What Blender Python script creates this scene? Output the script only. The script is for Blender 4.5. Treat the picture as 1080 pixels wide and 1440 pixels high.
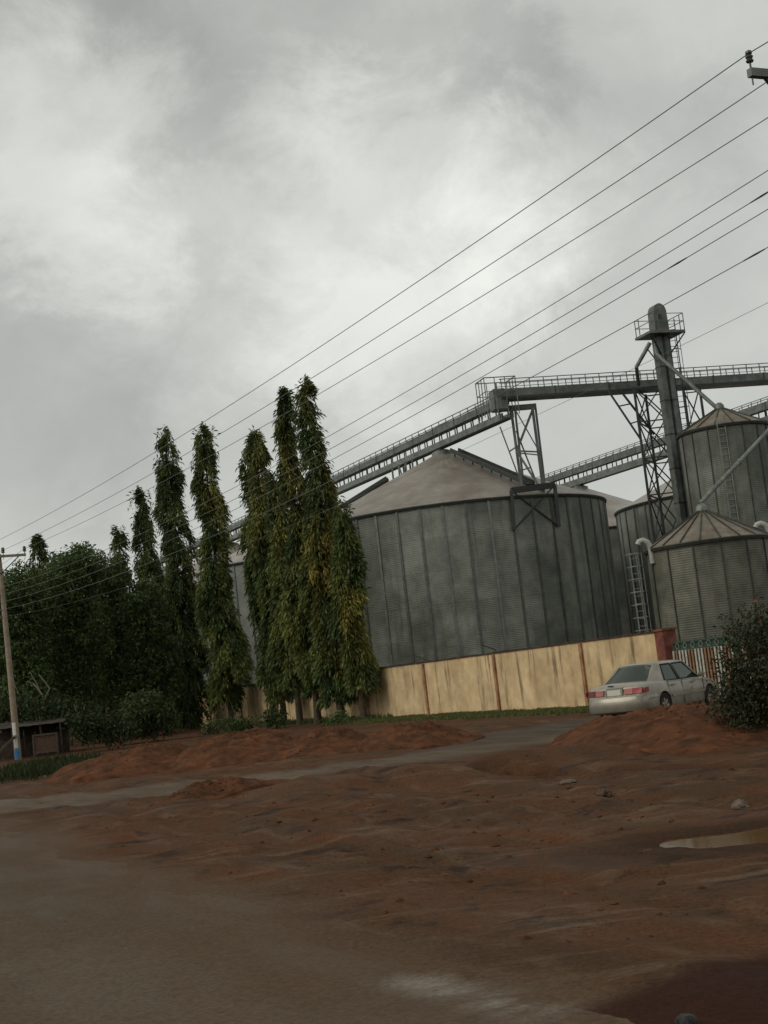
import bpy, bmesh, math, random
import numpy as np
from mathutils import Vector, Matrix, noise as mnoise

random.seed(7); RNG = np.random.default_rng(7)
for o in list(bpy.data.objects): bpy.data.objects.remove(o)
S = bpy.context.scene; COL = S.collection

# ------------------------------------------------------------------ camera
FPX = 2000.0; CAMH = 1.9; ROLL = math.radians(6.5); PITCH = math.atan(232.5 / FPX)
fw = Vector((0, math.cos(PITCH), math.sin(PITCH))); up0 = Vector((0, -math.sin(PITCH), math.cos(PITCH))); rt0 = Vector((1, 0, 0))
CR = rt0 * math.cos(ROLL) - up0 * math.sin(ROLL); CU = rt0 * math.sin(ROLL) + up0 * math.cos(ROLL)
cam = bpy.data.cameras.new('camera'); cam.sensor_fit = 'VERTICAL'; cam.sensor_height = 24.0
cam.lens = FPX / 1440 * 24.0; cam.clip_start = 0.1; cam.clip_end = 6000
camo = bpy.data.objects.new('camera', cam); COL.objects.link(camo); S.camera = camo
M = Matrix((( CR.x, CU.x, -fw.x, 0), (CR.y, CU.y, -fw.y, 0), (CR.z, CU.z, -fw.z, CAMH), (0, 0, 0, 1)))
camo.matrix_world = M
def ray(px, py): return (fw + CR * ((px - 540) / FPX) + CU * ((720 - py) / FPX))
def P(px, py, Y):                      # survey helper: the point seen at a pixel, Y metres ahead
    d = ray(px, py); return Vector((d.x / d.y * Y, Y, CAMH + d.z / d.y * Y))
def G(px, py, z=0.0):                  # the ground point seen at a pixel
    d = ray(px, py); t = (z - CAMH) / d.z; return Vector((d.x * t, d.y * t, z))

# ------------------------------------------------------------------ world: overcast sky, sun behind thick cloud
SUN_EL = math.radians(38); SUN_FROM = Vector((-0.92, -0.40, 0)).normalized()
SUN_DIR = Vector((SUN_FROM.x * math.cos(SUN_EL), SUN_FROM.y * math.cos(SUN_EL), math.sin(SUN_EL)))
W = bpy.data.worlds.new('World'); S.world = W; W.use_nodes = True
nt = W.node_tree; nt.nodes.clear(); N = nt.nodes.new; L = nt.links.new
out = N('ShaderNodeOutputWorld'); bg = N('ShaderNodeBackground'); bg.inputs['Strength'].default_value = 0.1
sky = N('ShaderNodeTexSky'); sky.sky_type = 'NISHITA'; sky.sun_disc = False
sky.sun_elevation = SUN_EL; sky.sun_rotation = math.atan2(SUN_DIR.x, SUN_DIR.y)
tc = N('ShaderNodeTexCoord')
def wmath(op, a, b=None, c=None, clamp=False):
    m = N('ShaderNodeMath'); m.operation = op; m.use_clamp = clamp
    for i, v in enumerate((a, b, c)):
        if v is None: continue
        if isinstance(v, (int, float)): m.inputs[i].default_value = v
        else: L(v, m.inputs[i])
    return m.outputs[0]
mp = N('ShaderNodeMapping'); mp.inputs['Scale'].default_value = (1, 1, 1.25); L(tc.outputs['Generated'], mp.inputs['Vector'])
def wnoise(scale, detail, rough, dist, vec):
    n = N('ShaderNodeTexNoise'); n.inputs['Scale'].default_value = scale; n.inputs['Detail'].default_value = detail
    n.inputs['Roughness'].default_value = rough; n.inputs['Distortion'].default_value = dist; L(vec, n.inputs['Vector']); return n
n_warp = wnoise(9.0, 8, 0.68, 0.3, mp.outputs['Vector'])
vm = N('ShaderNodeVectorMath'); vm.operation = 'MULTIPLY_ADD'; L(n_warp.outputs['Color'], vm.inputs[0])
vm.inputs[1].default_value = (0.20, 0.20, 0.20); 
vs = N('ShaderNodeVectorMath'); vs.operation = 'SUBTRACT'; L(tc.outputs['Generated'], vs.inputs[0]); vs.inputs[1].default_value = (0.10, 0.10, 0.10)
L(vs.outputs[0], vm.inputs[2])
wv = N('ShaderNodeVectorMath'); wv.operation = 'NORMALIZE'; L(vm.outputs[0], wv.inputs[0])
val = wmath('MULTIPLY_ADD', wnoise(3.2, 7, 0.55, 0.4, mp.outputs['Vector']).outputs['Fac'], 2.2, 5.1)
val = wmath('MULTIPLY_ADD', wnoise(10.0, 9, 0.6, 0.3, mp.outputs['Vector']).outputs['Fac'], 1.7, wmath('SUBTRACT', val, 0.95))
# the bright gaps and dark masses of the cloud deck, by direction: (pixel, radius in degrees, brightness)
for px, py, r, a in ((130, 230, 6.5, 2.2), (430, 165, 4, 0.9), (540, 345, 8.5, 2.6), (740, 310, 5, 1.2), (300, 420, 6, 0.6),
                     (340, 300, 5.5, -1.7), (560, 270, 3.4, -0.6), (650, 190, 6, -0.9), (840, 190, 6, -0.6), (90, 50, 8, -1.3), (320, 60, 8, -1.1), (560, 80, 8, -0.7), (800, 70, 8, -0.3),
                     (20, 560, 9, -1.1), (250, 600, 7, -0.3), (1060, 210, 4, -0.6), (1000, 640, 10, -0.3), (900, 20, 6, 0.3)):
    c = ray(px, py).normalized()
    dp = N('ShaderNodeVectorMath'); dp.operation = 'DOT_PRODUCT'; L(wv.outputs[0], dp.inputs[0]); dp.inputs[1].default_value = c
    mr = N('ShaderNodeMapRange'); mr.interpolation_type = 'SMOOTHSTEP'; L(dp.outputs['Value'], mr.inputs['Value'])
    mr.inputs['From Min'].default_value = math.cos(math.radians(r)); mr.inputs['From Max'].default_value = 1.0
    mr.inputs['To Min'].default_value = 0; mr.inputs['To Max'].default_value = a
    val = wmath('ADD', val, mr.outputs['Result'])
cc = N('ShaderNodeCombineColor')
L(wmath('MULTIPLY', val, 0.978), cc.inputs[0]); L(wmath('MULTIPLY', val, 1.0), cc.inputs[1]); L(wmath('MULTIPLY', val, 0.93), cc.inputs[2])
mix = N('ShaderNodeMix'); mix.data_type = 'RGBA'; mix.inputs['Factor'].default_value = 0.94
L(sky.outputs['Color'], mix.inputs['A']); L(cc.outputs['Color'], mix.inputs['B'])
L(mix.outputs['Result'], bg.inputs['Color']); L(bg.outputs['Background'], out.inputs['Surface'])

sun = bpy.data.lights.new('sun', 'SUN'); sun.energy = 1.25; sun.angle = math.radians(40); sun.color = (1.0, 0.93, 0.80)
suno = bpy.data.objects.new('sun', sun); COL.objects.link(suno)
suno.rotation_euler = SUN_DIR.to_track_quat('Z', 'Y').to_euler(); suno.location = (-20, -20, 30)
S.render.engine = 'CYCLES'
S.view_settings.view_transform = 'Standard'; S.view_settings.look = 'None'; S.view_settings.exposure = 0.0; S.view_settings.gamma = 1.0
S.view_settings.use_curve_mapping = False
S.render.resolution_x = 768; S.render.resolution_y = 1024

# ------------------------------------------------------------------ materials
def mat(name, col, rough=0.7, metal=0.0, spec=0.5, var=0.0, vscale=3.0, col2=None, bump=0.0, bscale=20.0, rnd=0.0, streak=None, attr=None, trans=0.0, stretch=(1, 1, 1), wave=None, rvar=0.0):
    m = bpy.data.materials.new(name); m.use_nodes = True; t = m.node_tree; b = t.nodes['Principled BSDF']
    b.inputs['Roughness'].default_value = rough; b.inputs['Metallic'].default_value = metal; b.inputs['Specular IOR Level'].default_value = spec
    nn = t.nodes.new; ll = t.links.new
    g = nn('ShaderNodeNewGeometry'); mp = nn('ShaderNodeMapping'); mp.inputs['Scale'].default_value = stretch; ll(g.outputs['Position'], mp.inputs['Vector'])
    rgb = nn('ShaderNodeRGB'); rgb.outputs[0].default_value = (*col, 1); cur = rgb.outputs[0]
    if attr:
        a = nn('ShaderNodeAttribute'); a.attribute_name = attr; cur = a.outputs['Color']
    def noise(sc, det=6, ro=0.6, vec=None):
        n = nn('ShaderNodeTexNoise'); n.inputs['Scale'].default_value = sc; n.inputs['Detail'].default_value = det; n.inputs['Roughness'].default_value = ro
        ll(vec or mp.outputs['Vector'], n.inputs['Vector']); return n
    def mixc(fac, A, B, mode='MIX'):
        x = nn('ShaderNodeMix'); x.data_type = 'RGBA'; x.blend_type = mode
        if isinstance(fac, float): x.inputs['Factor'].default_value = fac
        else: ll(fac, x.inputs['Factor'])
        for s, v in (('A', A), ('B', B)):
            if isinstance(v, tuple): x.inputs[s].default_value = (*v, 1)
            else: ll(v, x.inputs[s])
        return x.outputs['Result']
    def rng(v, a, bb, lo=0.0, hi=1.0):
        r = nn('ShaderNodeMapRange'); r.interpolation_type = 'SMOOTHSTEP'; ll(v, r.inputs['Value']); r.inputs['From Min'].default_value = a; r.inputs['From Max'].default_value = bb
        r.inputs['To Min'].default_value = lo; r.inputs['To Max'].default_value = hi; return r.outputs['Result']
    if col2: cur = mixc(rng(noise(vscale).outputs['Fac'], 0.38, 0.64), cur, col2)
    if var:
        f = rng(noise(vscale * 2.7, 8, 0.65).outputs['Fac'], 0.25, 0.75, 1 - var, 1 + var)
        h = nn('ShaderNodeHueSaturation'); ll(cur, h.inputs['Color']); ll(f, h.inputs['Value']); cur = h.outputs['Color']
    if streak:                         # rain streaks and mould running down: (colour, xy scale, z scale, threshold low, high, amount)
        sc, sx, sz, lo, hi, am = streak
        mp2 = nn('ShaderNodeMapping'); mp2.inputs['Scale'].default_value = (sx, sx, sz); ll(g.outputs['Position'], mp2.inputs['Vector'])
        cur = mixc(rng(noise(1.0, 7, 0.7, mp2.outputs['Vector']).outputs['Fac'], lo, hi, 0.0, am), cur, sc)
    if rnd:
        oi = nn('ShaderNodeObjectInfo'); f = rng(oi.outputs['Random'], 0, 1, 1 - rnd, 1 + rnd)
        h = nn('ShaderNodeHueSaturation'); ll(cur, h.inputs['Color']); ll(f, h.inputs['Value']); cur = h.outputs['Color']
    ll(cur, b.inputs['Base Color'])
    if rvar: ll(rng(noise(vscale * 1.3).outputs['Fac'], 0.3, 0.7, rough - rvar, rough + rvar), b.inputs['Roughness'])
    hgt = None
    if wave:
        w = nn('ShaderNodeTexWave'); w.bands_direction = wave[0]; w.inputs['Scale'].default_value = wave[1]; ll(g.outputs['Position'], w.inputs['Vector']); hgt = w.outputs['Fac']
        bp = nn('ShaderNodeBump'); bp.inputs['Strength'].default_value = wave[2]; bp.inputs['Distance'].default_value = 0.02; ll(hgt, bp.inputs['Height']); ll(bp.outputs['Normal'], b.inputs['Normal'])
    if bump:
        bp2 = nn('ShaderNodeBump'); bp2.inputs['Strength'].default_value = bump; bp2.inputs['Distance'].default_value = 0.03; ll(noise(bscale, 8, 0.7).outputs['Fac'], bp2.inputs['Height'])
        if wave: ll(bp.outputs['Normal'], bp2.inputs['Normal'])
        ll(bp2.outputs['Normal'], b.inputs['Normal'])
    if trans:
        tr = nn('ShaderNodeBsdfTranslucent'); ll(cur, tr.inputs['Color']); ms = nn('ShaderNodeMixShader'); ms.inputs[0].default_value = trans
        ll(b.outputs[0], ms.inputs[1]); ll(tr.outputs[0], ms.inputs[2]); ll(ms.outputs[0], t.nodes['Material Output'].inputs['Surface'])
    return m

M_ = {}
M_['galv'] = mat('galvanised', (0.235, 0.25, 0.215), 0.5, 0.3, 0.4, 0.3, 0.3, (0.14, 0.152, 0.13), rnd=0.045, streak=((0.06, 0.066, 0.06), 1.1, 0.09, 0.50, 0.70, 0.65), wave=('Z', 3.2, 0.35), bump=0.05, bscale=9)
M_['galv_pale'] = mat('galvanised_pale', (0.27, 0.28, 0.255), 0.5, 0.3, 0.4, 0.15, 0.35, (0.20, 0.21, 0.195), rnd=0.06, streak=((0.11, 0.115, 0.10), 1.0, 0.09, 0.52, 0.75, 0.5), wave=('Z', 3.2, 0.35))
M_['galv_olive'] = mat('galvanised_olive', (0.135, 0.135, 0.105), 0.55, 0.25, 0.4, 0.25, 0.6, (0.088, 0.092, 0.072), rnd=0.06, streak=((0.06, 0.06, 0.05), 1.5, 0.12, 0.5, 0.7, 0.55), wave=('Z', 3.2, 0.3))
M_['stiff'] = mat('stiffener_steel', (0.14, 0.15, 0.14), 0.42, 0.5, 0.5, 0.25, 1.2, rnd=0.35)
M_['eave'] = mat('eave_steel', (0.055, 0.058, 0.052), 0.55, 0.4, 0.4, 0.3, 1.0)
M_['roof'] = mat('dusty_roof', (0.225, 0.20, 0.168), 0.5, 0.15, 0.4, 0.16, 0.5, (0.165, 0.14, 0.115), streak=((0.12, 0.085, 0.065), 0.6, 0.6, 0.5, 0.75, 0.5), bump=0.08, bscale=6)
M_['roof_pale'] = mat('pale_roof', (0.30, 0.275, 0.245), 0.42, 0.25, 0.5, 0.12, 0.5, (0.22, 0.19, 0.165), bump=0.06, bscale=6)
M_['roof_rust'] = mat('rusty_roof', (0.17, 0.15, 0.115), 0.6, 0.1, 0.3, 0.25, 1.0, (0.125, 0.098, 0.07), rnd=0.12, bump=0.08, bscale=8)
M_['steel'] = mat('green_grey_steel', (0.15, 0.168, 0.152), 0.5, 0.25, 0.5, 0.3, 1.3, (0.095, 0.105, 0.095), rnd=0.12)
M_['steel_dark'] = mat('dark_steel', (0.045, 0.05, 0.046), 0.55, 0.3, 0.4, 0.3, 2.0)
M_['galv_dark'] = mat('galvanised_dark', (0.15, 0.16, 0.135), 0.5, 0.3, 0.4, 0.3, 0.4, (0.10, 0.108, 0.092), rnd=0.05, streak=((0.06, 0.064, 0.055), 1.3, 0.1, 0.5, 0.7, 0.55), wave=('Z', 3.2, 0.3))
M_['steel_pale'] = mat('pale_steel', (0.20, 0.21, 0.195), 0.5, 0.3, 0.5, 0.25, 1.0)
M_['vent'] = mat('pale_vent', (0.33, 0.33, 0.30), 0.5, 0.1, 0.5, 0.15, 3)
M_['plaster'] = mat('ochre_plaster', (0.60, 0.455, 0.265), 0.9, 0, 0.15, 0.2, 0.5, (0.47, 0.345, 0.195), rnd=0.05, streak=((0.10, 0.066, 0.04), 2.1, 0.22, 0.51, 0.68, 0.75), bump=0.2, bscale=14)
M_['pilaster'] = mat('pilaster_brown', (0.34, 0.19, 0.105), 0.9, 0, 0.15, 0.35, 2.0, (0.22, 0.12, 0.07), bump=0.1)
M_['coping'] = mat('mouldy_coping', (0.085, 0.055, 0.04), 0.95, 0, 0.1, 0.35, 3.0, (0.045, 0.035, 0.028), bump=0.3)
M_['redpillar'] = mat('red_pillar', (0.20, 0.07, 0.05), 0.9, 0, 0.15, 0.3, 2.5, (0.13, 0.05, 0.038))
M_['gate_green'] = mat('gate_green', (0.025, 0.055, 0.035), 0.6, 0, 0.4, 0.25, 4)
M_['gate_white'] = mat('gate_white', (0.42, 0.41, 0.36), 0.7, 0, 0.3, 0.2, 5, (0.33, 0.3, 0.24))
M_['gate_brown'] = mat('gate_brown', (0.22, 0.125, 0.07), 0.8, 0, 0.3, 0.3, 5)
M_['concrete'] = mat('pole_concrete', (0.27, 0.225, 0.175), 0.9, 0, 0.2, 0.2, 2.5, (0.23, 0.175, 0.125), bump=0.15)
M_['insul'] = mat('porcelain_brown', (0.05, 0.05, 0.048), 0.3, 0, 0.6, 0.2, 5)
M_['wire'] = mat('aluminium_wire', (0.17, 0.17, 0.165), 0.5, 0.5, 0.5)
M_['paper'] = mat('poster_paper', (0.5, 0.5, 0.48), 0.9, 0, 0.2, 0.25, 9)
M_['paper_blue'] = mat('poster_blue', (0.05, 0.17, 0.36), 0.9, 0, 0.2, 0.3, 9)
M_['bark'] = mat('bark', (0.09, 0.068, 0.05), 0.95, 0, 0.1, 0.35, 5, (0.055, 0.042, 0.032), bump=0.5, bscale=12)
M_['deadwood'] = mat('dead_wood', (0.13, 0.11, 0.09), 0.9, 0, 0.1, 0.3, 5)
M_['leaf'] = mat('leaf', (0.05, 0.08, 0.03), 0.55, 0, 0.22, attr='Col', trans=0.25)
M_['grass'] = mat('grass', (0.07, 0.10, 0.03), 0.7, 0, 0.2, attr='Col', trans=0.25)
M_['wood'] = mat('old_wood', (0.06, 0.046, 0.035), 0.9, 0, 0.1, 0.3, 4, (0.035, 0.027, 0.021))
M_['board'] = mat('painted_board', (0.085, 0.055, 0.04), 0.9, 0, 0.1, 0.3, 4)
M_['frame_pale'] = mat('faded_frame', (0.075, 0.064, 0.05), 0.9, 0, 0.1, 0.3, 4)
M_['tin'] = mat('old_tin', (0.055, 0.048, 0.04), 0.85, 0.1, 0.2, 0.35, 2, (0.035, 0.026, 0.02))
M_['soil'] = mat('red_soil', (0.098, 0.041, 0.020), 0.95, 0, 0.06, 0.4, 1.3, (0.060, 0.029, 0.016), bump=1.0, bscale=7)
M_['rock'] = mat('laterite_rock', (0.08, 0.052, 0.037), 0.9, 0, 0.2, 0.3, 6, (0.05, 0.033, 0.024), bump=0.6, bscale=15)
M_['rock_pale'] = mat('broken_concrete', (0.12, 0.09, 0.07), 0.9, 0, 0.2, 0.3, 6, bump=0.6, bscale=15)
M_['water'] = mat('muddy_water', (0.125, 0.068, 0.027), 0.04, 0, 0.5, 0.15, 0.8, bump=0.02, bscale=4)
M_['water_thin'] = mat('thin_muddy_film', (0.095, 0.052, 0.033), 0.55, 0, 0.3, 0.2, 1.5, bump=0.05, bscale=6)
M_['paint'] = mat('silver_paint', (0.275, 0.25, 0.203), 0.36, 0.35, 0.5, 0.12, 1.6, (0.215, 0.19, 0.152))
M_['paint'].node_tree.nodes['Principled BSDF'].inputs['Coat Weight'].default_value = 0.4
M_['rubber'] = mat('rubber', (0.015, 0.015, 0.015), 0.85, 0, 0.3)
M_['trim'] = mat('black_trim', (0.012, 0.012, 0.012), 0.6, 0, 0.3)
M_['rim'] = mat('alloy_rim', (0.32, 0.29, 0.25), 0.4, 0.5, 0.5, 0.2, 12)
M_['tail'] = mat('tail_red', (0.25, 0.012, 0.011), 0.4, 0, 0.6)
M_['tail_dark'] = mat('tail_dark', (0.10, 0.012, 0.012), 0.18, 0, 0.6)
M_['chrome'] = mat('chrome', (0.55, 0.55, 0.52), 0.2, 0.9, 0.5)
M_['plate'] = mat('number_plate', (0.55, 0.54, 0.47), 0.5, 0, 0.4, 0.1, 20)
M_['seat'] = mat('seat_cloth', (0.16, 0.145, 0.12), 0.9, 0, 0.2)
M_['headrest'] = mat('white_headrest', (0.7, 0.68, 0.62), 0.8, 0, 0.2)
M_['litter'] = mat('white_litter', (0.6, 0.58, 0.54), 0.8, 0, 0.2)
M_['orange'] = mat('faded_red_plastic', (0.45, 0.07, 0.04), 0.5, 0, 0.4)
def glass_mat():
    m = bpy.data.materials.new('car_glass'); m.use_nodes = True; t = m.node_tree; t.nodes.clear()
    o = t.nodes.new('ShaderNodeOutputMaterial'); a = t.nodes.new('ShaderNodeBsdfTransparent'); a.inputs[0].default_value = (0.14, 0.19, 0.155, 1)
    g = t.nodes.new('ShaderNodeBsdfGlossy'); g.inputs['Roughness'].default_value = 0.04; g.inputs[0].default_value = (0.9, 1, 0.93, 1)
    lw = t.nodes.new('ShaderNodeLayerWeight'); lw.inputs[0].default_value = 0.5; x = t.nodes.new('ShaderNodeMixShader')
    f = t.nodes.new('ShaderNodeMapRange'); f.inputs['From Min'].default_value = 0.35; f.inputs['To Min'].default_value = 0.05; f.inputs['To Max'].default_value = 0.26; t.links.new(lw.outputs['Facing'], f.inputs['Value'])
    t.links.new(f.outputs[0], x.inputs[0]); t.links.new(a.outputs[0], x.inputs[1]); t.links.new(g.outputs[0], x.inputs[2]); t.links.new(x.outputs[0], o.inputs[0]); return m
M_['glass'] = glass_mat()

# ------------------------------------------------------------------ helpers
def tag(o, label=None, cat=None, group=None, kind=None):
    if label: o['label'] = label
    if cat: o['category'] = cat
    if group: o['group'] = group
    if kind: o['kind'] = kind
    return o
def empty(name, loc, rz=0.0, label=None, cat=None, group=None):
    o = bpy.data.objects.new(name, None); COL.objects.link(o); o.location = loc; o.rotation_euler = (0, 0, rz); o.empty_display_size = 0.2
    return tag(o, label, cat, group)
def link(name, me, parent=None, loc=(0, 0, 0), rz=0.0):
    o = bpy.data.objects.new(name, me); COL.objects.link(o); o.parent = parent; o.location = loc; o.rotation_euler = (0, 0, rz); return o
def v3(p): return Vector(p)
class MB:
    def __init__(s, org=(0, 0, 0)): s.v = []; s.f = []; s.o = Vector(org)
    def add(s, vs, fs):
        k = len(s.v); s.v += [Vector(p) - s.o for p in vs]; s.f += [tuple(i + k for i in f) for f in fs]; return s
    def frame(s, a, b, up=(0, 0, 1)):
        a = Vector(a); b = Vector(b); d = (b - a).normalized(); u = Vector(up)
        if abs(d.dot(u)) > 0.98: u = Vector((1, 0, 0)) if abs(d.x) < 0.9 else Vector((0, 1, 0))
        x = d.cross(u).normalized(); y = x.cross(d).normalized(); return a, b, d, x, y
    def beam(s, a, b, w, h=None, up=(0, 0, 1)):            # rectangular bar from a to b
        h = h or w; a, b, d, x, y = s.frame(a, b, up); q = []
        for c in (a, b):
            for sx, sy in ((-1, -1), (1, -1), (1, 1), (-1, 1)): q.append(c + x * (sx * w / 2) + y * (sy * h / 2))
        return s.add(q, [(0, 1, 2, 3), (7, 6, 5, 4), (0, 4, 5, 1), (1, 5, 6, 2), (2, 6, 7, 3), (3, 7, 4, 0)])
    def box(s, c, sx, sy, sz, rz=0.0):                     # c = centre of the base
        c = Vector(c); ca, sa = math.cos(rz), math.sin(rz); q = []
        for z in (0, sz):
            for x, y in ((-sx / 2, -sy / 2), (sx / 2, -sy / 2), (sx / 2, sy / 2), (-sx / 2, sy / 2)):
                q.append(c + Vector((x * ca - y * sa, x * sa + y * ca, z)))
        return s.add(q, [(3, 2, 1, 0), (4, 5, 6, 7), (0, 1, 5, 4), (1, 2, 6, 5), (2, 3, 7, 6), (3, 0, 4, 7)])
    def tube(s, pts, r, n=8, cap=True):                    # r: number or list
        pts = [Vector(p) for p in pts]; rs = r if isinstance(r, (list, tuple)) else [r] * len(pts); q = []; fs = []
        x = None
        for i, p in enumerate(pts):
            d = (pts[min(i + 1, len(pts) - 1)] - pts[max(i - 1, 0)]).normalized()
            if x is None:
                u = Vector((0, 0, 1)) if abs(d.z) < 0.95 else Vector((1, 0, 0)); x = d.cross(u).normalized()
            x = (x - d * x.dot(d)).normalized(); y = d.cross(x)
            for k in range(n): a = 2 * math.pi * k / n; q.append(p + (x * math.cos(a) + y * math.sin(a)) * rs[i])
        for i in range(len(pts) - 1):
            for k in range(n): fs.append((i * n + k, i * n + (k + 1) % n, (i + 1) * n + (k + 1) % n, (i + 1) * n + k))
        if cap: fs.append(tuple(range(n - 1, -1, -1))); fs.append(tuple((len(pts) - 1) * n + k for k in range(n)))
        return s.add(q, fs)
    def lathe(s, prof, c=(0, 0, 0), n=32, a0=0.0, a1=2 * math.pi):     # prof: (r, z)
        full = abs(a1 - a0 - 2 * math.pi) < 1e-6; m = n if full else n + 1; q = []; fs = []; c = Vector(c)
        for r, z in prof:
            for k in range(m): a = a0 + (a1 - a0) * k / n; q.append(c + Vector((r * math.cos(a), r * math.sin(a), z)))
        for i in range(len(prof) - 1):
            for k in range(n):
                k2 = (k + 1) % m; fs.append((i * m + k, i * m + k2, (i + 1) * m + k2, (i + 1) * m + k))
        return s.add(q, fs)
    def mesh(s, name, mt, smooth=False, bevel=0.0, angle=40):
        me = bpy.data.meshes.new(name); me.from_pydata([tuple(p) for p in s.v], [], s.f); me.materials.append(mt)
        if bevel:
            bm = bmesh.new(); bm.from_mesh(me); bmesh.ops.remove_doubles(bm, verts=bm.verts, dist=1e-4)
            es = [e for e in bm.edges if len(e.link_faces) == 2 and e.calc_face_angle(0) > 0.5]
            bmesh.ops.bevel(bm, geom=es, offset=bevel, segments=2, affect='EDGES', clamp_overlap=True); bm.to_mesh(me); bm.free()
        if smooth: me.shade_smooth(); me.set_sharp_from_angle(angle=math.radians(angle))
        return me
    def build(s, name, mt, parent=None, smooth=False, bevel=0.0, loc=(0, 0, 0), angle=40):
        return link(name, s.mesh(name, mt, smooth, bevel, angle), parent, loc)
def solo(name, mb, mt, label, cat, group=None, **k):
    o = mb.build(name, mt, None, loc=mb.o, **k); return tag(o, label, cat, group)

def vnoise(x, y, seed=0):                                  # value noise on arrays
    xi = np.floor(x).astype(np.int64); yi = np.floor(y).astype(np.int64); xf = x - xi; yf = y - yi
    def h(a, b):
        n = (a * 374761393 + b * 668265263 + seed * 1442695041) & 0xFFFFFFFF
        n = ((n ^ (n >> 13)) * 1274126177) & 0xFFFFFFFF; n = n ^ (n >> 16); return (n & 0xFFFFFF) / 0xFFFFFF
    u = xf * xf * (3 - 2 * xf); v = yf * yf * (3 - 2 * yf)
    return (h(xi, yi) * (1 - u) + h(xi + 1, yi) * u) * (1 - v) + (h(xi, yi + 1) * (1 - u) + h(xi + 1, yi + 1) * u) * v
def fbm(x, y, oct=4, seed=0, gain=0.5):
    a = 1.0; t = 0; s = 0
    for i in range(oct): t = t + a * vnoise(x * 2 ** i + 17.3 * i, y * 2 ** i - 9.1 * i, seed + i); s += a; a *= gain
    return t / s
def sstep(a, b, x): t = np.clip((x - a) / (b - a), 0, 1); return t * t * (3 - 2 * t)

# ------------------------------------------------------------------ ground, roads
D_ = Vector((-0.4115, 0.9114, 0)).normalized(); N_ = Vector((D_.y, -D_.x, 0))      # along the wall and road; away from the road
W0 = Vector((6.8, 51.0, 0))
def wallp(s, off=0.0, z=0.0): p = W0 + D_ * s + N_ * off; return Vector((p.x, p.y, z))
EDGE = Vector((0.8, 7.7, 0))                                                        # a point on the road's edge
def road_off(x, y): return (x - EDGE.x) * N_.x + (y - EDGE.y) * N_.y                # >0 = off the tarmac
TRK = [(-9.6, 33.0), (-5.5, 32.3), (-2.3, 32.6), (0.4, 33.4), (2.4, 35.4), (4.4, 38.6), (6.4, 41.0), (10.5, 41.5), (15, 39.5)]
TRK = [(-60, 60.0), (-30, 42.0), (-17, 34.5)] + TRK
TRW = [2.6, 2.6, 2.6, 2.7, 2.3, 1.9, 1.9, 2.4, 3.2, 3.4, 3.2, 3.2]
def track_d(x, y):                                                                  # signed distance to the side track
    best = np.full(x.shape, 1e9)
    for i in range(len(TRK) - 1):
        ax, ay = TRK[i]; bx, by = TRK[i + 1]; dx, dy = bx - ax, by - ay
        t = np.clip(((x - ax) * dx + (y - ay) * dy) / (dx * dx + dy * dy), 0, 1)
        w = TRW[i] + (TRW[i + 1] - TRW[i]) * t
        best = np.minimum(best, np.hypot(x - ax - dx * t, y - ay - dy * t) - w)
    return best
def axis(dense0, dense1, step, far, grow=1.18):
    a = list(np.arange(dense0, dense1 + 1e-6, step)); s = step
    while a[-1] < far: s *= grow; a.append(a[-1] + s)
    s = step
    while a[0] > -far: s *= grow; a.insert(0, a[0] - s)
    return np.array(a)
XS = axis(-12, 12, 0.14, 3200); YS = np.concatenate([axis(6, 6.01, 0.1, 3000)[axis(6, 6.01, 0.1, 3000) < 5.95], np.arange(6, 16, 0.07), np.arange(16, 30, 0.11), np.arange(30, 48, 0.2)])
ys = list(YS); s_ = 0.2
while ys[-1] < 3200: s_ *= 1.12; ys.append(ys[-1] + s_)
YS = np.array(ys)
GX, GY = np.meshgrid(XS, YS)
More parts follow.
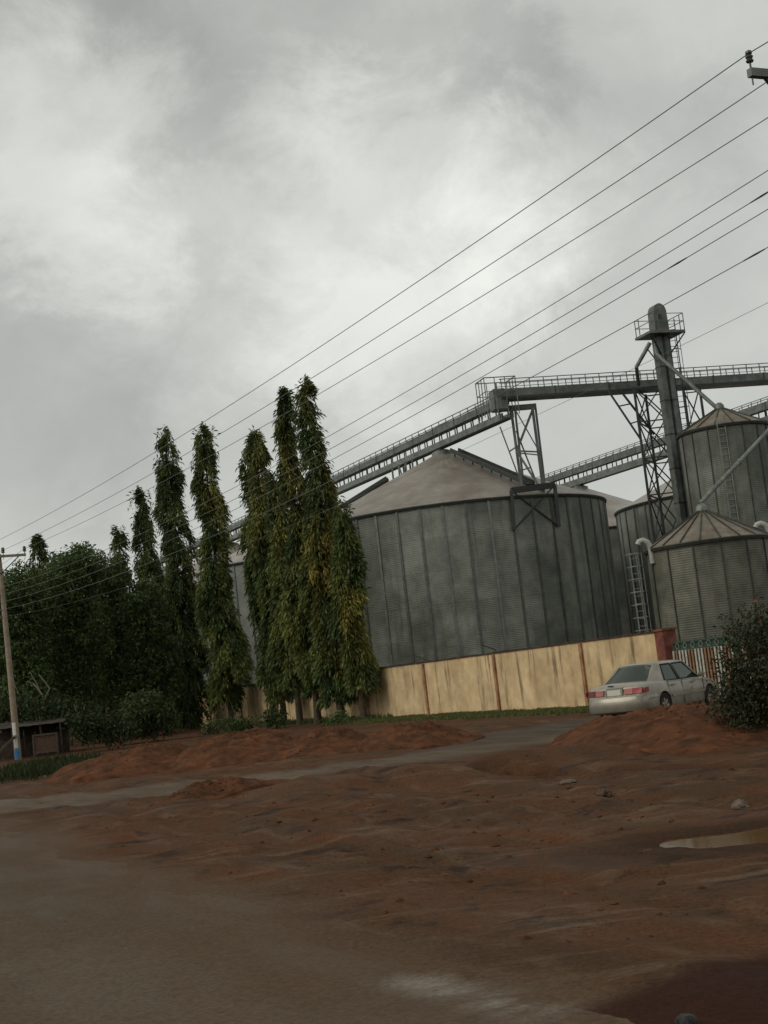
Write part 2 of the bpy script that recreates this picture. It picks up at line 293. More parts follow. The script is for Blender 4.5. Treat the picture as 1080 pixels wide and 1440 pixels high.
def height(x, y):
    r = road_off(x, y) + 0.9 * (fbm(x * 0.5, y * 0.5, 4, 3) - 0.5)
    off = sstep(-0.3, 1.6, r); tr = sstep(-0.3, 0.8, track_d(x, y))
    along = x * D_.x + y * D_.y; acr = x * N_.x + y * N_.y
    near = np.exp(-np.clip(y - 34, 0, None) / 14)
    h = 0.035 * (fbm(x * 0.35, y * 0.35, 5, 11) - 0.5)
    h = h + off * (0.3 * tr + 0.12) * near * (0.62 * (fbm(acr * 0.7, along * 0.22, 6, 21, 0.62) - 0.52) + 0.6 * (fbm(x * 1.7, y * 1.7, 4, 31, 0.6) - 0.5) * fbm(x * .2, y * .2, 2, 8))
    # graded step of spoil left beside the track
    yy = y - 26.6 - 0.10 * x - 1.2 * (fbm(x * 0.45, y * 0.0 + 3.3, 3, 41) - 0.5)
    prof = sstep(-2.0, -0.1, yy) * (1 - sstep(0.0, 1.0, yy))
    m = sstep(-3.2, -1.6, x) * (1 - sstep(11, 15, x)) * (0.35 + 0.9 * fbm(x * 0.8, y * 0.5, 3, 51))
    h = h + 0.30 * prof * m * tr
    (ax, ay), (bx, by) = DIT; tt = ((x - ax) * (bx - ax) + (y - ay) * (by - ay)) / ((bx - ax) ** 2 + (by - ay) ** 2)
    dq = ((x - ax) * (by - ay) - (y - ay) * (bx - ax)) / math.hypot(bx - ax, by - ay) + 0.5 * (fbm(x * .7, y * .7, 3, 43) - .5)
    h = h - 0.20 * np.exp(-(dq / .22) ** 2) * sstep(-.05, .08, tt) * (1 - sstep(1.2, 1.5, tt)) * (.4 + fbm(x * 1.2, y * 1.2, 2, 44))  # shallow ditch added to give a dark shadow line
    # tyre ruts running past the tarmac
    for o, w, d in ((2.2, 0.3, 0.05), (3.8, 0.32, 0.06), (6.3, 0.35, 0.07), (7.9, 0.35, 0.06)):
        q = road_off(x, y) + 0.5 * (fbm(along * 0.16, along * 0 + o, 2, 61) - 0.5) - o
        h = h - d * np.exp(-(q / w) ** 2) * near * off
    h = h + 0.06 * off - 0.06 * (1 - tr) * off
    # hollows that hold water
    for (cx, cy, rx, ry, dd) in PUD:
        q = np.sqrt(((x - cx) / rx) ** 2 + ((y - cy) / ry) ** 2) + 0.9 * (fbm(x * 1.6, y * 1.6, 4, 95) - 0.5)
        s_f = 1 - sstep(1.5, 2.5, q); h = h * (1 - s_f) + 0.03 * s_f - dd * (1 - sstep(0.25, 1.25, q))
    return h
PUD = []; _d0, _d1 = G(425, 1094), G(1080, 1079); DIT = ((_d0.x, _d0.y), (_d1.x, _d1.y))
_a = G(1030, 1183); PUD.append((_a.x + 0.75, _a.y + .05, 1.6, 0.85, 0.10))
GZ = height(GX, GY)
def ground_z(x, y): return float(height(np.array([float(x)]), np.array([float(y)]))[0])
rd = road_off(GX, GY) + 1.1 * (fbm(GX * 0.45, GY * 0.45, 4, 71) - 0.5) + 0.25 * (fbm(GX * 3, GY * 3, 3, 72) - 0.5)
td = track_d(GX, GY) + 0.9 * (fbm(GX * 0.6, GY * 0.6, 4, 73) - 0.5)
is_road = (rd < 0.6) & (rd > -9.5)
is_track = (td < 0.6) & (rd > 0.3)
def grid_mesh(name, mask, dz, mt):
    dz = dz if isinstance(dz, float) else dz.ravel()
    ny, nx = GX.shape; fm = np.ones((ny - 1, nx - 1), bool) if mask is None else (mask[:-1, :-1] & mask[1:, :-1] & mask[:-1, 1:] & mask[1:, 1:])
    jj, ii = np.nonzero(fm); idx = jj * nx + ii; quads = np.stack([idx, idx + 1, idx + nx + 1, idx + nx], 1)
    used, inv = np.unique(quads, return_inverse=True); quads = inv.reshape(-1, 4)
    co = np.stack([GX.ravel()[used], GY.ravel()[used], GZ.ravel()[used] + (dz if isinstance(dz, float) else dz[used])], 1)
    me = bpy.data.meshes.new(name); me.vertices.add(len(co)); me.vertices.foreach_set('co', co.ravel().astype(np.float32))
    me.loops.add(quads.size); me.loops.foreach_set('vertex_index', quads.ravel().astype(np.int32)); me.polygons.add(len(quads))
    me.polygons.foreach_set('loop_start', (np.arange(len(quads)) * 4).astype(np.int32)); me.polygons.foreach_set('loop_total', np.full(len(quads), 4, np.int32))
    me.update(); me.validate(); me.materials.append(mt); me.shade_smooth(); o = link(name, me); return o, used
def put_attr(o, used, name, arr):
    a = o.data.attributes.new(name, 'FLOAT', 'POINT'); a.data.foreach_set('value', arr.ravel()[used].astype(np.float32))
def ground_mat(name, kind):
    m = bpy.data.materials.new(name); m.use_nodes = True; t = m.node_tree; b = t.nodes['Principled BSDF']; nn = t.nodes.new; ll = t.links.new
    g = nn('ShaderNodeNewGeometry'); rot = nn('ShaderNodeMapping'); rot.inputs['Rotation'].default_value = (0, 0, math.atan2(D_.x, D_.y)); ll(g.outputs['Position'], rot.inputs['Vector'])
    st = nn('ShaderNodeMapping'); st.inputs['Scale'].default_value = (1, 0.3, 1); ll(rot.outputs['Vector'], st.inputs['Vector'])
    def noise(sc, vec, det=7, ro=0.62, di=0.3):
        n = nn('ShaderNodeTexNoise'); n.inputs['Scale'].default_value = sc; n.inputs['Detail'].default_value = det; n.inputs['Roughness'].default_value = ro; n.inputs['Distortion'].default_value = di; ll(vec, n.inputs['Vector']); return n.outputs['Fac']
    def rng(v, a, bb, lo=0.0, hi=1.0):
        r = nn('ShaderNodeMapRange'); r.interpolation_type = 'SMOOTHSTEP'; ll(v, r.inputs['Value']); r.inputs['From Min'].default_value = a; r.inputs['From Max'].default_value = bb; r.inputs['To Min'].default_value = lo; r.inputs['To Max'].default_value = hi; return r.outputs['Result']
    def mx(fac, A, B, mode='MIX'):
        x = nn('ShaderNodeMix'); x.data_type = 'RGBA'; x.blend_type = mode; ll(fac, x.inputs['Factor'])
        for s, v in (('A', A), ('B', B)):
            if isinstance(v, tuple): x.inputs[s].default_value = (*v, 1)
            else: ll(v, x.inputs[s])
        return x.outputs['Result']
    def at(n): a = nn('ShaderNodeAttribute'); a.attribute_name = n; return a.outputs['Fac']
    pos = g.outputs['Position']; sv = st.outputs['Vector']
    if kind == 'earth':
        c = mx(rng(noise(0.55, sv), 0.42, 0.6), (0.077, 0.037, 0.0185), (0.060, 0.033, 0.0175))
        c = mx(rng(noise(1.5, sv), 0.5, 0.68), c, (0.088, 0.036, 0.016))
        c = mx(rng(noise(2.3, sv, 8), 0.52, 0.68, 0, 0.5), c, (0.120, 0.080, 0.050))
        c = mx(rng(noise(1.1, pos, 8), 0.54, 0.66, 0, 0.85), c, (0.026, 0.016, 0.0115))
        hs = nn('ShaderNodeMapping'); hs.inputs['Scale'].default_value = (0.22, 1.5, 1); hs.inputs['Rotation'].default_value = (0, 0, -0.12); ll(pos, hs.inputs['Vector'])
        c = mx(rng(noise(1.6, hs.outputs['Vector'], 8, 0.65), 0.54, 0.68, 0, 0.55), c, (0.135, 0.095, 0.064))
        c = mx(rng(noise(2.1, hs.outputs['Vector'], 8, 0.7, 0.6), 0.56, 0.68, 0, 0.6), c, (0.034, 0.019, 0.012))
        c = mx(at('wet_and_shade'), c, (0.034, 0.0185, 0.0105))  # wet rim of the puddle, plus the painted shadow line along the ditch
        c = mx(at('dust'), c, (0.078, 0.050, 0.030)); c = mx(at('pale'), c, (0.19, 0.17, 0.145))
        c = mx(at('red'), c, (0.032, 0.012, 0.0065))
        rough = rng(noise(0.8, sv), 0.35, 0.65, 0.68, 0.95); bs, bd = 0.8, 0.05
    elif kind == 'tarmac':
        c = mx(rng(noise(0.5, sv), 0.35, 0.65), (0.084, 0.059, 0.037), (0.070, 0.049, 0.030))
        c = mx(rng(noise(2.5, pos), 0.5, 0.75, 0, 0.5), c, (0.058, 0.042, 0.028))
        c = mx(at('edge'), c, (0.078, 0.050, 0.030))
        c = mx(at('pale'), c, (0.19, 0.17, 0.145))
        rough = rng(noise(1.2, sv), 0.35, 0.65, 0.6, 0.85); bs, bd = 0.35, 0.015
    else:
        c = mx(rng(noise(0.6, sv), 0.38, 0.62), (0.108, 0.080, 0.055), (0.080, 0.057, 0.038))
        c = mx(rng(noise(2.0, sv), 0.5, 0.7, 0, 0.7), c, (0.055, 0.036, 0.026))
        c = mx(at('dark'), c, (0.054, 0.043, 0.031))
        c = mx(at('edge'), c, (0.062, 0.035, 0.023))
        rough = rng(noise(0.8, sv), 0.35, 0.65, 0.55, 0.9); bs, bd = 0.4, 0.02
    c = mx(rng(noise(28, pos, 6, 0.7), 0.2, 0.8), c, c) if False else c
    f = rng(noise(24, pos, 6, 0.75), 0.25, 0.75, 0.62, 1.38); h = nn('ShaderNodeHueSaturation'); ll(c, h.inputs['Color']); ll(f, h.inputs['Value'])
    ll(h.outputs['Color'], b.inputs['Base Color']); ll(rough, b.inputs['Roughness']); b.inputs['Specular IOR Level'].default_value = 0.06
    bp = nn('ShaderNodeBump'); bp.inputs['Strength'].default_value = bs; bp.inputs['Distance'].default_value = bd; ll(noise(9, pos, 9, 0.7), bp.inputs['Height']); ll(bp.outputs['Normal'], b.inputs['Normal'])
    if kind == 'earth': ll(rng(at('dust'), 0, 1, bs, 0.35), bp.inputs['Strength']); bp.inputs['Distance'].default_value = 0.04
    return m
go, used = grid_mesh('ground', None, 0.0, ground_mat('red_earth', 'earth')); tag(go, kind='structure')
_p = G(1080, 1345); _q = G(790, 1428)                                             # strip of ground coloured darker red at the near right
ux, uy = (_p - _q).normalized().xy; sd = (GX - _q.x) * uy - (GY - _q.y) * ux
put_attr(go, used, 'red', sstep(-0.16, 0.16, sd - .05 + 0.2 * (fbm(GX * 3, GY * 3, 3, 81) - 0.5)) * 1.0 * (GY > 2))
put_attr(go, used, 'dust', sstep(0.9, 0.0, rd + 0.9 * (fbm(GX * 1.1, GY * 1.1, 4, 77) - .5) * sstep(0, .6, rd)))
_go, _gu = go, used
wet_and_shade = np.zeros_like(GX)
for (cx, cy, rx, ry, dd) in PUD: wet_and_shade = np.maximum(wet_and_shade, 1 - sstep(1.0, 1.9, np.sqrt(((GX - cx) / rx) ** 2 + ((GY - cy) / ry) ** 2) + .5 * (fbm(GX * 2, GY * 2, 4, 97) - .5)))
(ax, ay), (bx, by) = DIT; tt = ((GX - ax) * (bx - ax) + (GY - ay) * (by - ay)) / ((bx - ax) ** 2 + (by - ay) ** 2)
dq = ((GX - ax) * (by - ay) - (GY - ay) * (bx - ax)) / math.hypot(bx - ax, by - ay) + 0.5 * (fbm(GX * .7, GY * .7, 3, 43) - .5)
wet_and_shade = np.maximum(wet_and_shade, np.exp(-(dq / .35) ** 2) * sstep(-.05, .08, tt) * (1 - sstep(1.2, 1.5, tt)) * sstep(.3, .55, fbm(GX * .9, GY * .9, 3, 45)))   # dark shadow line painted into the soil colour along the ditch
put_attr(go, used, 'wet_and_shade', wet_and_shade * .8)
ro, used = grid_mesh('road', is_road, np.clip(-rd * 0.06, -0.03, 0.008), ground_mat('dusty_tarmac', 'tarmac')); tag(ro, kind='structure')
pl = np.zeros_like(GX)
pa, pb_ = G(545, 1370), G(775, 1434); ab_ = pb_ - pa; tt = np.clip(((GX - pa.x) * ab_.x + (GY - pa.y) * ab_.y) / (ab_.x ** 2 + ab_.y ** 2), -.1, 1.1)
dl = np.hypot(GX - pa.x - ab_.x * tt, GY - pa.y - ab_.y * tt)                      # washed-out strip of pale grit on the tarmac edge
pl = np.exp(-(dl / (.13 + .10 * fbm(GX * 2.5, GY * 2.5, 3, 92))) ** 2) * sstep(0, .25, tt) * (1 - sstep(.85, 1.1, tt)) * sstep(0.22, 0.6, fbm(GX * 5, GY * 3.5, 4, 91))
put_attr(ro, used, 'pale', np.clip(pl * .9, 0, 0.8)); put_attr(ro, used, 'edge', sstep(-1.6, 0.0, rd)); put_attr(_go, _gu, 'pale', np.clip(pl * .9, 0, 0.8))
to, used = grid_mesh('side_track', is_track, np.clip(-np.maximum(td, .6 - rd) * 0.08, -0.04, 0.008), ground_mat('gravel_track', 'track')); tag(to, kind='structure')
put_attr(to, used, 'edge', sstep(-0.9, 0.0, td) * 0.85); put_attr(to, used, 'dark', sstep(34.5, 37, GY) * sstep(-1, 1, GX) * 0.85)

def puddle(k, zoff, mt):                                    # a level sheet; the hollow in the ground gives it its shore
    cx, cy, rx, ry, dd = PUD[k]; z = 0.03 - dd + zoff; n = 48; mb = MB()
    mb.add([(cx + rx * 1.25 * math.cos(2 * math.pi * i / n), cy + ry * 1.25 * math.sin(2 * math.pi * i / n), z) for i in range(n)] + [(cx, cy, z)], [(i, (i + 1) % n, n) for i in range(n)])
    return tag(mb.build('puddle', mt), kind='structure')
puddle(0, 0.055, M_['water'])

# ------------------------------------------------------------------ dirt mounds
MV = []
def mound(cx, cy, rx, ry, h, rz, label, seed, power=1.0):
    n, m = 60, 150; vs = []; fs = []; base = ground_z(cx, cy)
    for i in range(n + 1):
        t = (i / n)
        for k in range(m):
            a = 2 * math.pi * k / m; x = math.cos(a) * rx * t; y = math.sin(a) * ry * t
            X = cx + x * math.cos(rz) - y * math.sin(rz); Y = cy + x * math.sin(rz) + y * math.cos(rz); vs.append([X, Y, t])
    A = np.array(vs); t = A[:, 2] * (1 + 0.5 * (fbm(A[:, 0] * 0.9, A[:, 1] * 0.5, 3, seed) - 0.5))
    z = h * np.clip(1 - t, 0, 1) ** power * (1.6 - 0.6 * np.clip(1 - t, 0, 1)) * (0.7 + 0.6 * fbm(A[:, 0] * 0.8, A[:, 1] * 0.8, 3, seed + 5))
    z += (0.42 * (fbm(A[:, 0] * 1.6, A[:, 1] * 1.6, 5, seed + 9, 0.6) - 0.45) + 0.16 * (fbm(A[:, 0] * 5, A[:, 1] * 5, 3, seed + 10) - 0.5) + 0.09 * (fbm(A[:, 0] * 13, A[:, 1] * 9, 3, seed + 14) - 0.5)) * np.clip(1.15 - A[:, 2], 0, 1) * min(1, h / 0.4)
    gz = height(A[:, 0], A[:, 1]); z = gz + np.where(A[:, 2] > 0.97, -0.12, np.maximum(z, -0.02) + 0.012)
    MV.append(np.stack([A[:, 0], A[:, 1], z], 1)[A[:, 2] < .95])
    for i in range(n):
        for k in range(m): fs.append((i * m + k, (i + 1) * m + k, (i + 1) * m + (k + 1) % m, i * m + (k + 1) % m))
    mb = MB((cx, cy, base)); mb.add([(A[i, 0], A[i, 1], z[i]) for i in range(len(A))], fs)
    return solo('dirt_mound', mb, M_['soil'], label, 'mound', 'heaps of red earth', smooth=True, angle=180)
mound(5.6, 30.6, 2.7, 6.2, 0.56, 0.0, 'broad heap of red earth in front of the silver car', 1, 1.0)
mound(0.0, 39.6, 2.1, 2.8, 0.50, 0.1, 'rounded red earth heap at the right end of the row before the yellow wall', 2)
mound(-2.2, 40.6, 2.4, 2.9, 0.56, 0.0, 'red earth heap below the trunk of the tallest mast tree', 3)
mound(-4.9, 41.4, 3.0, 3.0, 0.68, 0.2, 'red earth heap in the middle of the row below the mast trees', 4)
mound(-7.7, 42.0, 3.0, 3.2, 0.66, 0.1, 'red earth heap at the left end of the row, beside the tall grass', 5)
_h = G(300, 1122); mound(_h.x, _h.y, 1.2, 1.0, 0.22, 0.0, 'small dark red heap of soil at the near edge of the side track', 6)

# ------------------------------------------------------------------ silos
def silo(c, R, H, apex, n, rings, label, wall, roofm, group='corrugated grain silos', ribs=0, neck_r=0.65, overhang=0.12, phase=0.0):
    t = empty('grain_silo', (c[0], c[1], 0), 0, label, 'silo', group)
    da = 2 * math.pi / n; ph = (H - 0.02) / rings; me = []
    for k in range(rings):                                 # one panel mesh per ring, shared round the circle
        mb = MB(); z0 = k * ph + (0.003 if k else 0.0); z1 = (k + 1) * ph - 0.003; ro_ = R + 0.004 * (k % 2)
        a = [-da / 2 + 0.002, 0, da / 2 - 0.002]; q = []
        for rr in (ro_, ro_ - 0.05):
            for z in (z0, z1):
                for x in a: q.append((rr * math.cos(x), rr * math.sin(x), z))
        mb.add(q, [(0, 1, 4, 3), (1, 2, 5, 4), (7, 6, 9, 10), (8, 7, 10, 11), (3, 4, 10, 9), (4, 5, 11, 10), (0, 6, 7, 1), (1, 7, 8, 2), (0, 3, 9, 6), (2, 8, 11, 5)])
        me.append(mb.mesh('wall_panel', wall))
    sm = MB().beam((R + 0.025, 0, 0.05), (R + 0.025, 0, H - 0.03), *((0.13, 0.055) if R > 5 else (0.05, 0.045)), up=(1, 0, 0)).mesh('stiffener', M_['stiff'] if R > 5 else M_['eave'])
    for i in range(n):
        for k in range(rings): link('wall_panel', me[k], t, rz=phase + i * da)
        link('stiffener', sm, t, rz=phase + (i + 0.5) * da)
    MB().lathe([(R - 0.1, H - 0.16), (R + 0.10, H - 0.14), (R + 0.14, H - 0.02), (R + 0.12, H + 0.02), (R - 0.1, H + 0.03)], n=96).build('eave_ring', M_['eave'], t, smooth=True)
    if ribs:
        for i in range(ribs):
            a0 = 2 * math.pi * i / ribs; a1 = 2 * math.pi * (i + 1) / ribs
            if i == 0:
                mb = MB(); q = []
                for dz in (0, -0.04):
                    for r, z in ((R + overhang, H), (neck_r, apex)):
                        for x in (a0 + 0.004, (a0 + a1) / 2, a1 - 0.004): q.append((r * math.cos(x), r * math.sin(x), z + dz))
                mb.add(q, [(0, 1, 4, 3), (1, 2, 5, 4), (7, 6, 9, 10), (8, 7, 10, 11), (0, 6, 7, 1), (1, 7, 8, 2), (0, 3, 9, 6), (2, 8, 11, 5)]); pm = mb.mesh('roof_panel', roofm)
                rm = MB().beam(((R + overhang), 0, H + 0.03), (neck_r, 0, apex + 0.03), 0.04, 0.06).mesh('roof_rib', M_['eave'])
            link('roof_panel', pm, t, rz=a0); link('roof_rib', rm, t, rz=a0)
    else:
        mb = MB(); nn = n * 4; prof = [(R + overhang, H + 0.0), (R * 0.66, H + (apex - H) * 0.34), (R * 0.33, H + (apex - H) * 0.67), (neck_r, apex - (apex - H) * neck_r / R)]
        q = []; fs = []
        for r, z in prof:
            for k in range(nn): a = 2 * math.pi * k / nn; lift = 0.014 if k % 4 == 0 else 0; q.append((r * math.cos(a), r * math.sin(a), z + lift))
        for i in range(3):
            for k in range(nn): fs.append((i * nn + k, i * nn + (k + 1) % nn, (i + 1) * nn + (k + 1) % nn, (i + 1) * nn + k))
        mb.add(q, fs); mb.build('roof', roofm, t, smooth=True, angle=60)
    za = apex - (0 if ribs else (apex - H) * neck_r / R)
    MB().lathe([(neck_r + 0.05, za - 0.05), (neck_r + 0.02, za + 0.2), (neck_r * 0.55, za + 0.34), (0.02, za + 0.36)], n=24).build('filling_collar', M_['steel'], t, smooth=True)
    return t
SP = 22.0
C2 = Vector((4.05, 88.0, 0)); RS = 9.55; HS = 11.15; AP = 15.55
s2 = silo(C2, RS, HS, AP, 46, 6, 'largest grey corrugated silo with brown conical roof behind the yellow wall', M_['galv'], M_['roof'], phase=0.05)
C1 = C2 + D_ * SP; C0 = C2 + D_ * SP * 2; Cm = C2 + D_ * SP * 3
s1 = silo(C1, RS, HS, AP, 46, 1, 'pale corrugated silo glimpsed between the mast trees, next left of the largest', M_['galv_pale'], M_['roof_pale'])
s0 = silo(C0, RS, HS, AP, 46, 1, 'second silo left of the largest, its brown peak between the mast trees', M_['galv_pale'], M_['roof'])
sm_ = silo(Cm, RS, HS, AP, 46, 1, 'farthest left silo, a sliver between the two leftmost tall mast trees', M_['galv_pale'], M_['roof'])
C3 = C2 + N_ * 22 - D_ * 2.4
s3 = silo(C3, RS, HS, AP, 46, 1, 'dark silo behind the lattice tower, its roof rising to the elevator', M_['galv'], M_['roof_pale'])
C4 = C3 + D_ * SP
s4 = silo(C4, RS, HS, AP, 46, 1, 'silo farther back, just its roof edge showing right of the largest silo', M_['galv'], M_['roof_pale'])
# tall slender silo and the small cone-roofed one at the right
pt = P(1017, 610, 75.5)
st_ = silo((pt.x, pt.y), 2.35, 13.0, 14.15, 16, 1, 'tall slender silo right of the elevator, ladder up its side', M_['galv_dark'], M_['roof_rust'], group='slender and small silos', ribs=16, neck_r=0.22)
ps = P(992, 764, 61.0)
s5 = silo((ps.x + .05, ps.y), 2.58, 6.05, 7.45, 14, 1, 'small olive grey silo with ribbed rusty cone roof behind the green gate', M_['galv_olive'], M_['roof_rust'], group='slender and small silos', ribs=20, neck_r=0.22)
# roof walkways and wall frame of the largest silo
def on_cone(az, f, R=RS, H=HS, ap=AP): r = R * (1 - f); return Vector((r * math.cos(az), r * math.sin(az), H + (ap - H) * f))
az_l = math.atan2(D_.y, D_.x)
for az, f0, f1, w in ((math.radians(171), 0.10, 0.62, 0.6), (az_l + math.pi + 0.12, 0.10, 0.86, 0.6)):
    a, b = on_cone(az, f0) + Vector((0, 0, 0.30)), on_cone(az, f1) + Vector((0, 0, 0.30)); mb = MB()
    mb.beam(a, b, w, 0.10)
    for k in range(9):
        q = a.lerp(b, k / 8); mb.beam(q, q - Vector((0, 0, 0.36)), 0.08)
    side = (b - a).cross(Vector((0, 0, 1))).normalized() * (w / 2)
    for s in (-1, 1): mb.beam(a + side * s + Vector((0, 0, .12)), b + side * s + Vector((0, 0, .12)), 0.05, 0.22)
    mb.build('roof_walkway', M_['steel_dark'], s2)
def cyl_hit(px, py, R=RS + 0.14, c=C2):                    # where the line of sight meets the silo wall
    d = ray(px, py); dx, dy = d.x, d.y; ox, oy = -c.x, -c.y
    A = dx * dx + dy * dy; B = 2 * (ox * dx + oy * dy); C = ox * ox + oy * oy - R * R; t = (-B - math.sqrt(B * B - 4 * A * C)) / (2 * A)
    return Vector((d.x * t, d.y * t, CAMH + d.z * t))
def rel(p, o): return Vector(p) - o.location
fr = MB()
A1, A2 = rel(cyl_hit(719, 690), s2), rel(cyl_hit(723, 745), s2); B1, B2 = rel(cyl_hit(780, 682), s2), rel(cyl_hit(786, 740), s2)
for a, b in ((A1, A2), (B1, B2)): fr.beam(a, b, 0.2)
fr.beam(A1, B1, 0.16, 0.35); fr.beam(A1, B2, 0.07); fr.beam(B1, A2, 0.07)
fr.build('wall_bracket', M_['steel_dark'], s2)

# ------------------------------------------------------------------ conveyors
def conveyor(name, a, b, label, zb, width, beam_h, slot, cover_h, rail, group, post=1.75):
    """a, b: ends on plan; zb: underside; parts: deck_beam, cover, posts, handrail"""
    a = Vector((a[0], a[1], 0)); b = Vector((b[0], b[1], 0)); t = empty(name, (a.x, a.y, 0), 0, label, 'conveyor', group); d = (b - a); Ln = d.length; d.normalize(); s = Vector((d.y, -d.x, 0))
    def at(u, o, z): return d * u + s * o + Vector((0, 0, z))
    if beam_h:
        mb = MB(); 
        for o in (-width / 2, width / 2): mb.beam(at(0, o, zb + beam_h / 2), at(Ln, o, zb + beam_h / 2), 0.10, beam_h)
        mb.beam(at(0, 0, zb + 0.08), at(Ln, 0, zb + 0.08), width - 0.1, 0.05); mb.build('deck_beam', M_['steel'], t)
        mb = MB().beam((0, 0, zb + beam_h), (0, 0, zb + beam_h + slot), 0.075).mesh('post', M_['steel_dark'])
        k = 0; u = 0.3
        while u < Ln:
            for o in (-width / 2, width / 2): p_ = link('post', mb, t, at(u, o, 0))
            u += post * (0.72 if k % 2 else 1.28) * 0.62; k += 1
    zc = zb + beam_h + slot
    MB().beam(at(0, 0, zc + cover_h / 2), at(Ln, 0, zc + cover_h / 2), width, cover_h).build('conveyor_cover', M_['steel'], t)
    nb = int(Ln / 3.0); jm = MB().beam((0, 0, zc - 0.01), (0, 0, zc + cover_h + 0.02), width + 0.03, 0.06, up=d).mesh('cover_joint', M_['steel_dark'])
    for k in range(1, nb): link('cover_joint', jm, t, at(Ln * k / nb, 0, 0))
    zr = zc + cover_h; rm = MB()
    for o in (-width / 2, width / 2): rm.beam(at(0, o, zr + rail), at(Ln, o, zr + rail), 0.045)
    if rail > 0.4:
        for o in (-width / 2, width / 2): rm.beam(at(0, o, zr + rail * 0.55), at(Ln, o, zr + rail * 0.55), 0.03)
    pm = MB().beam((0, 0, zr), (0, 0, zr + rail), 0.05).mesh('handrail_post', M_['steel'])
    u = 0.1; step = 1.0 if rail < 0.4 else 0.85
    while u < Ln:
        for o in (-width / 2, width / 2): link('handrail_post', pm, t, at(u, o, 0))
        u += step
    rm.build('handrail', M_['steel'], t)
    return t
J = C2 - D_ * 8.6                                            # transfer point over the largest silo's near edge
cv1 = conveyor('roof_conveyor', J, C2 + D_ * (SP * 3 + 4), 'long conveyor gallery running along the silo tops to the left', 15.72, 0.55, 0.36, 0.52, 0.42, 0.27, 'conveyors over the silos')
cv2 = conveyor('roof_conveyor', C3 - D_ * 30, C4 + D_ * (SP + 3), 'rear conveyor gallery passing behind the lattice tower', 15.62, 0.55, 0.5, 0.46, 0.5, 0.27, 'conveyors over the silos')
u0 = P(700, 552, 79.0); u1 = P(1140, 538, 84.0)
ZU = 16.62
cvu = conveyor('transfer_conveyor', (u0.x, u0.y), (u1.x, u1.y), 'high level conveyor with handrails leading past the bucket elevator', ZU, 0.9, 0.0, 0.0, 0.58, 0.55, 'conveyors over the silos')
du = Vector((u1.x - u0.x, u1.y - u0.y, 0)).normalized(); su = Vector((du.y, -du.x, 0))
mb = MB(); Lu = (u1 - u0).xy.length
for o in (-0.47, 0.47): mb.beam(du * 0.05 + su * o + Vector((0, 0, ZU + 0.06)), du * Lu + su * o + Vector((0, 0, ZU + 0.06)), 0.09, 0.14)
mb.build('bottom_flange', M_['steel_dark'], cvu)
mb = MB(); mb.box((-0.05, 0, ZU - 0.6), 0.75, 0.95, 1.22, math.atan2(du.y, du.x)); mb.build('head_box', M_['steel'], cvu, bevel=0.06)
# caged platform at the transfer head
mb = MB(); q = [Vector((x, y, 0)) for x, y in ((-1.0, -0.75), (0.85, -0.75), (0.85, 0.75), (-1.0, 0.75))]; zp = ZU - 0.95
R3 = Matrix.Rotation(math.atan2(du.y, du.x), 3, 'Z')
for i in range(4):
    a, b = R3 @ q[i], R3 @ q[(i + 1) % 4]
    mb.beam(a + Vector((0, 0, ZU + 1.2)), b + Vector((0, 0, ZU + 1.2)), 0.05); mb.beam(a + Vector((0, 0, ZU + 0.4)), b + Vector((0, 0, ZU + 0.4)), 0.035)
    for f in (0, 0.33, 0.66): p = a.lerp(b, f); mb.beam(p + Vector((0, 0, zp)), p + Vector((0, 0, ZU + 1.2)), 0.05)
mb.build('platform_railing', M_['steel'], cvu)

def truss(name, org, members, mt, label, cat, group=None, extra=None):
    t = empty(name, org, 0, label, cat, group)
    for nm, a, b, w in members: MB(org).beam(a, b, w).build(nm, mt, t)
    return t
# trestle between the roof of the largest silo and the transfer platform
def roofz(p): r = (Vector((p.x, p.y)) - C2.xy).length; return HS + (AP - HS) * max(0, 1 - r / RS)
tA, tB = P(719, 578, 80.2), P(749, 576, 80.0); tC, tD = P(724, 575, 82.2), P(753, 573, 82.0)
fA, fB, fC, fD = P(733, 680, 80.2), P(762, 673, 80.0), P(735, 670, 82.2), P(764, 664, 82.0)
for f in (fA, fB, fC, fD): f.z = roofz(f) - 0.02
lA = P(703, 600, 80.6); lF = P(733, 665, 80.6); lF.z = roofz(lF); kB = P(726, 606, 80.4); kF = P(757, 670, 80.4); kF.z = roofz(kF)
mem = [('post', tA, fA, .15), ('post', tB, fB, .15), ('post', tC, fC, .12), ('post', tD, fD, .12), ('strut', lA, lF, .07), ('strut', kB, kF, .08)]
mid = lambda a, b, f: a.lerp(b, f)
mem += [('brace', tB, mid(tA, fA, .5), .12), ('brace', mid(tA, fA, .5), fB, .13), ('brace', mid(tA, fA, .5), mid(tB, fB, .5), .09), ('brace', mid(tA, fA, .75), mid(kB, kF, .6), .07), ('brace', mid(lA, lF, .4), mid(tA, fA, .45), .07),
        ('brace', tC, mid(tD, fD, .6), .07), ('brace', mid(tC, fC, .6), mid(tD, fD, .6), .07), ('deck', (tA + tC) / 2 + Vector((-.6, 0, .12)), (tB + tD) / 2 + Vector((.15, 0, .12)), .3), ('brace', tA, tC, .1), ('brace', tB, tD, .1)]
truss('support_trestle', (fA.x, fA.y, roofz(fA)), mem, M_['steel'], 'steel trestle on the largest silo roof holding the transfer platform', 'trestle')
# platform deck of the trestle
_o = (fA.x, fA.y, roofz(fA))
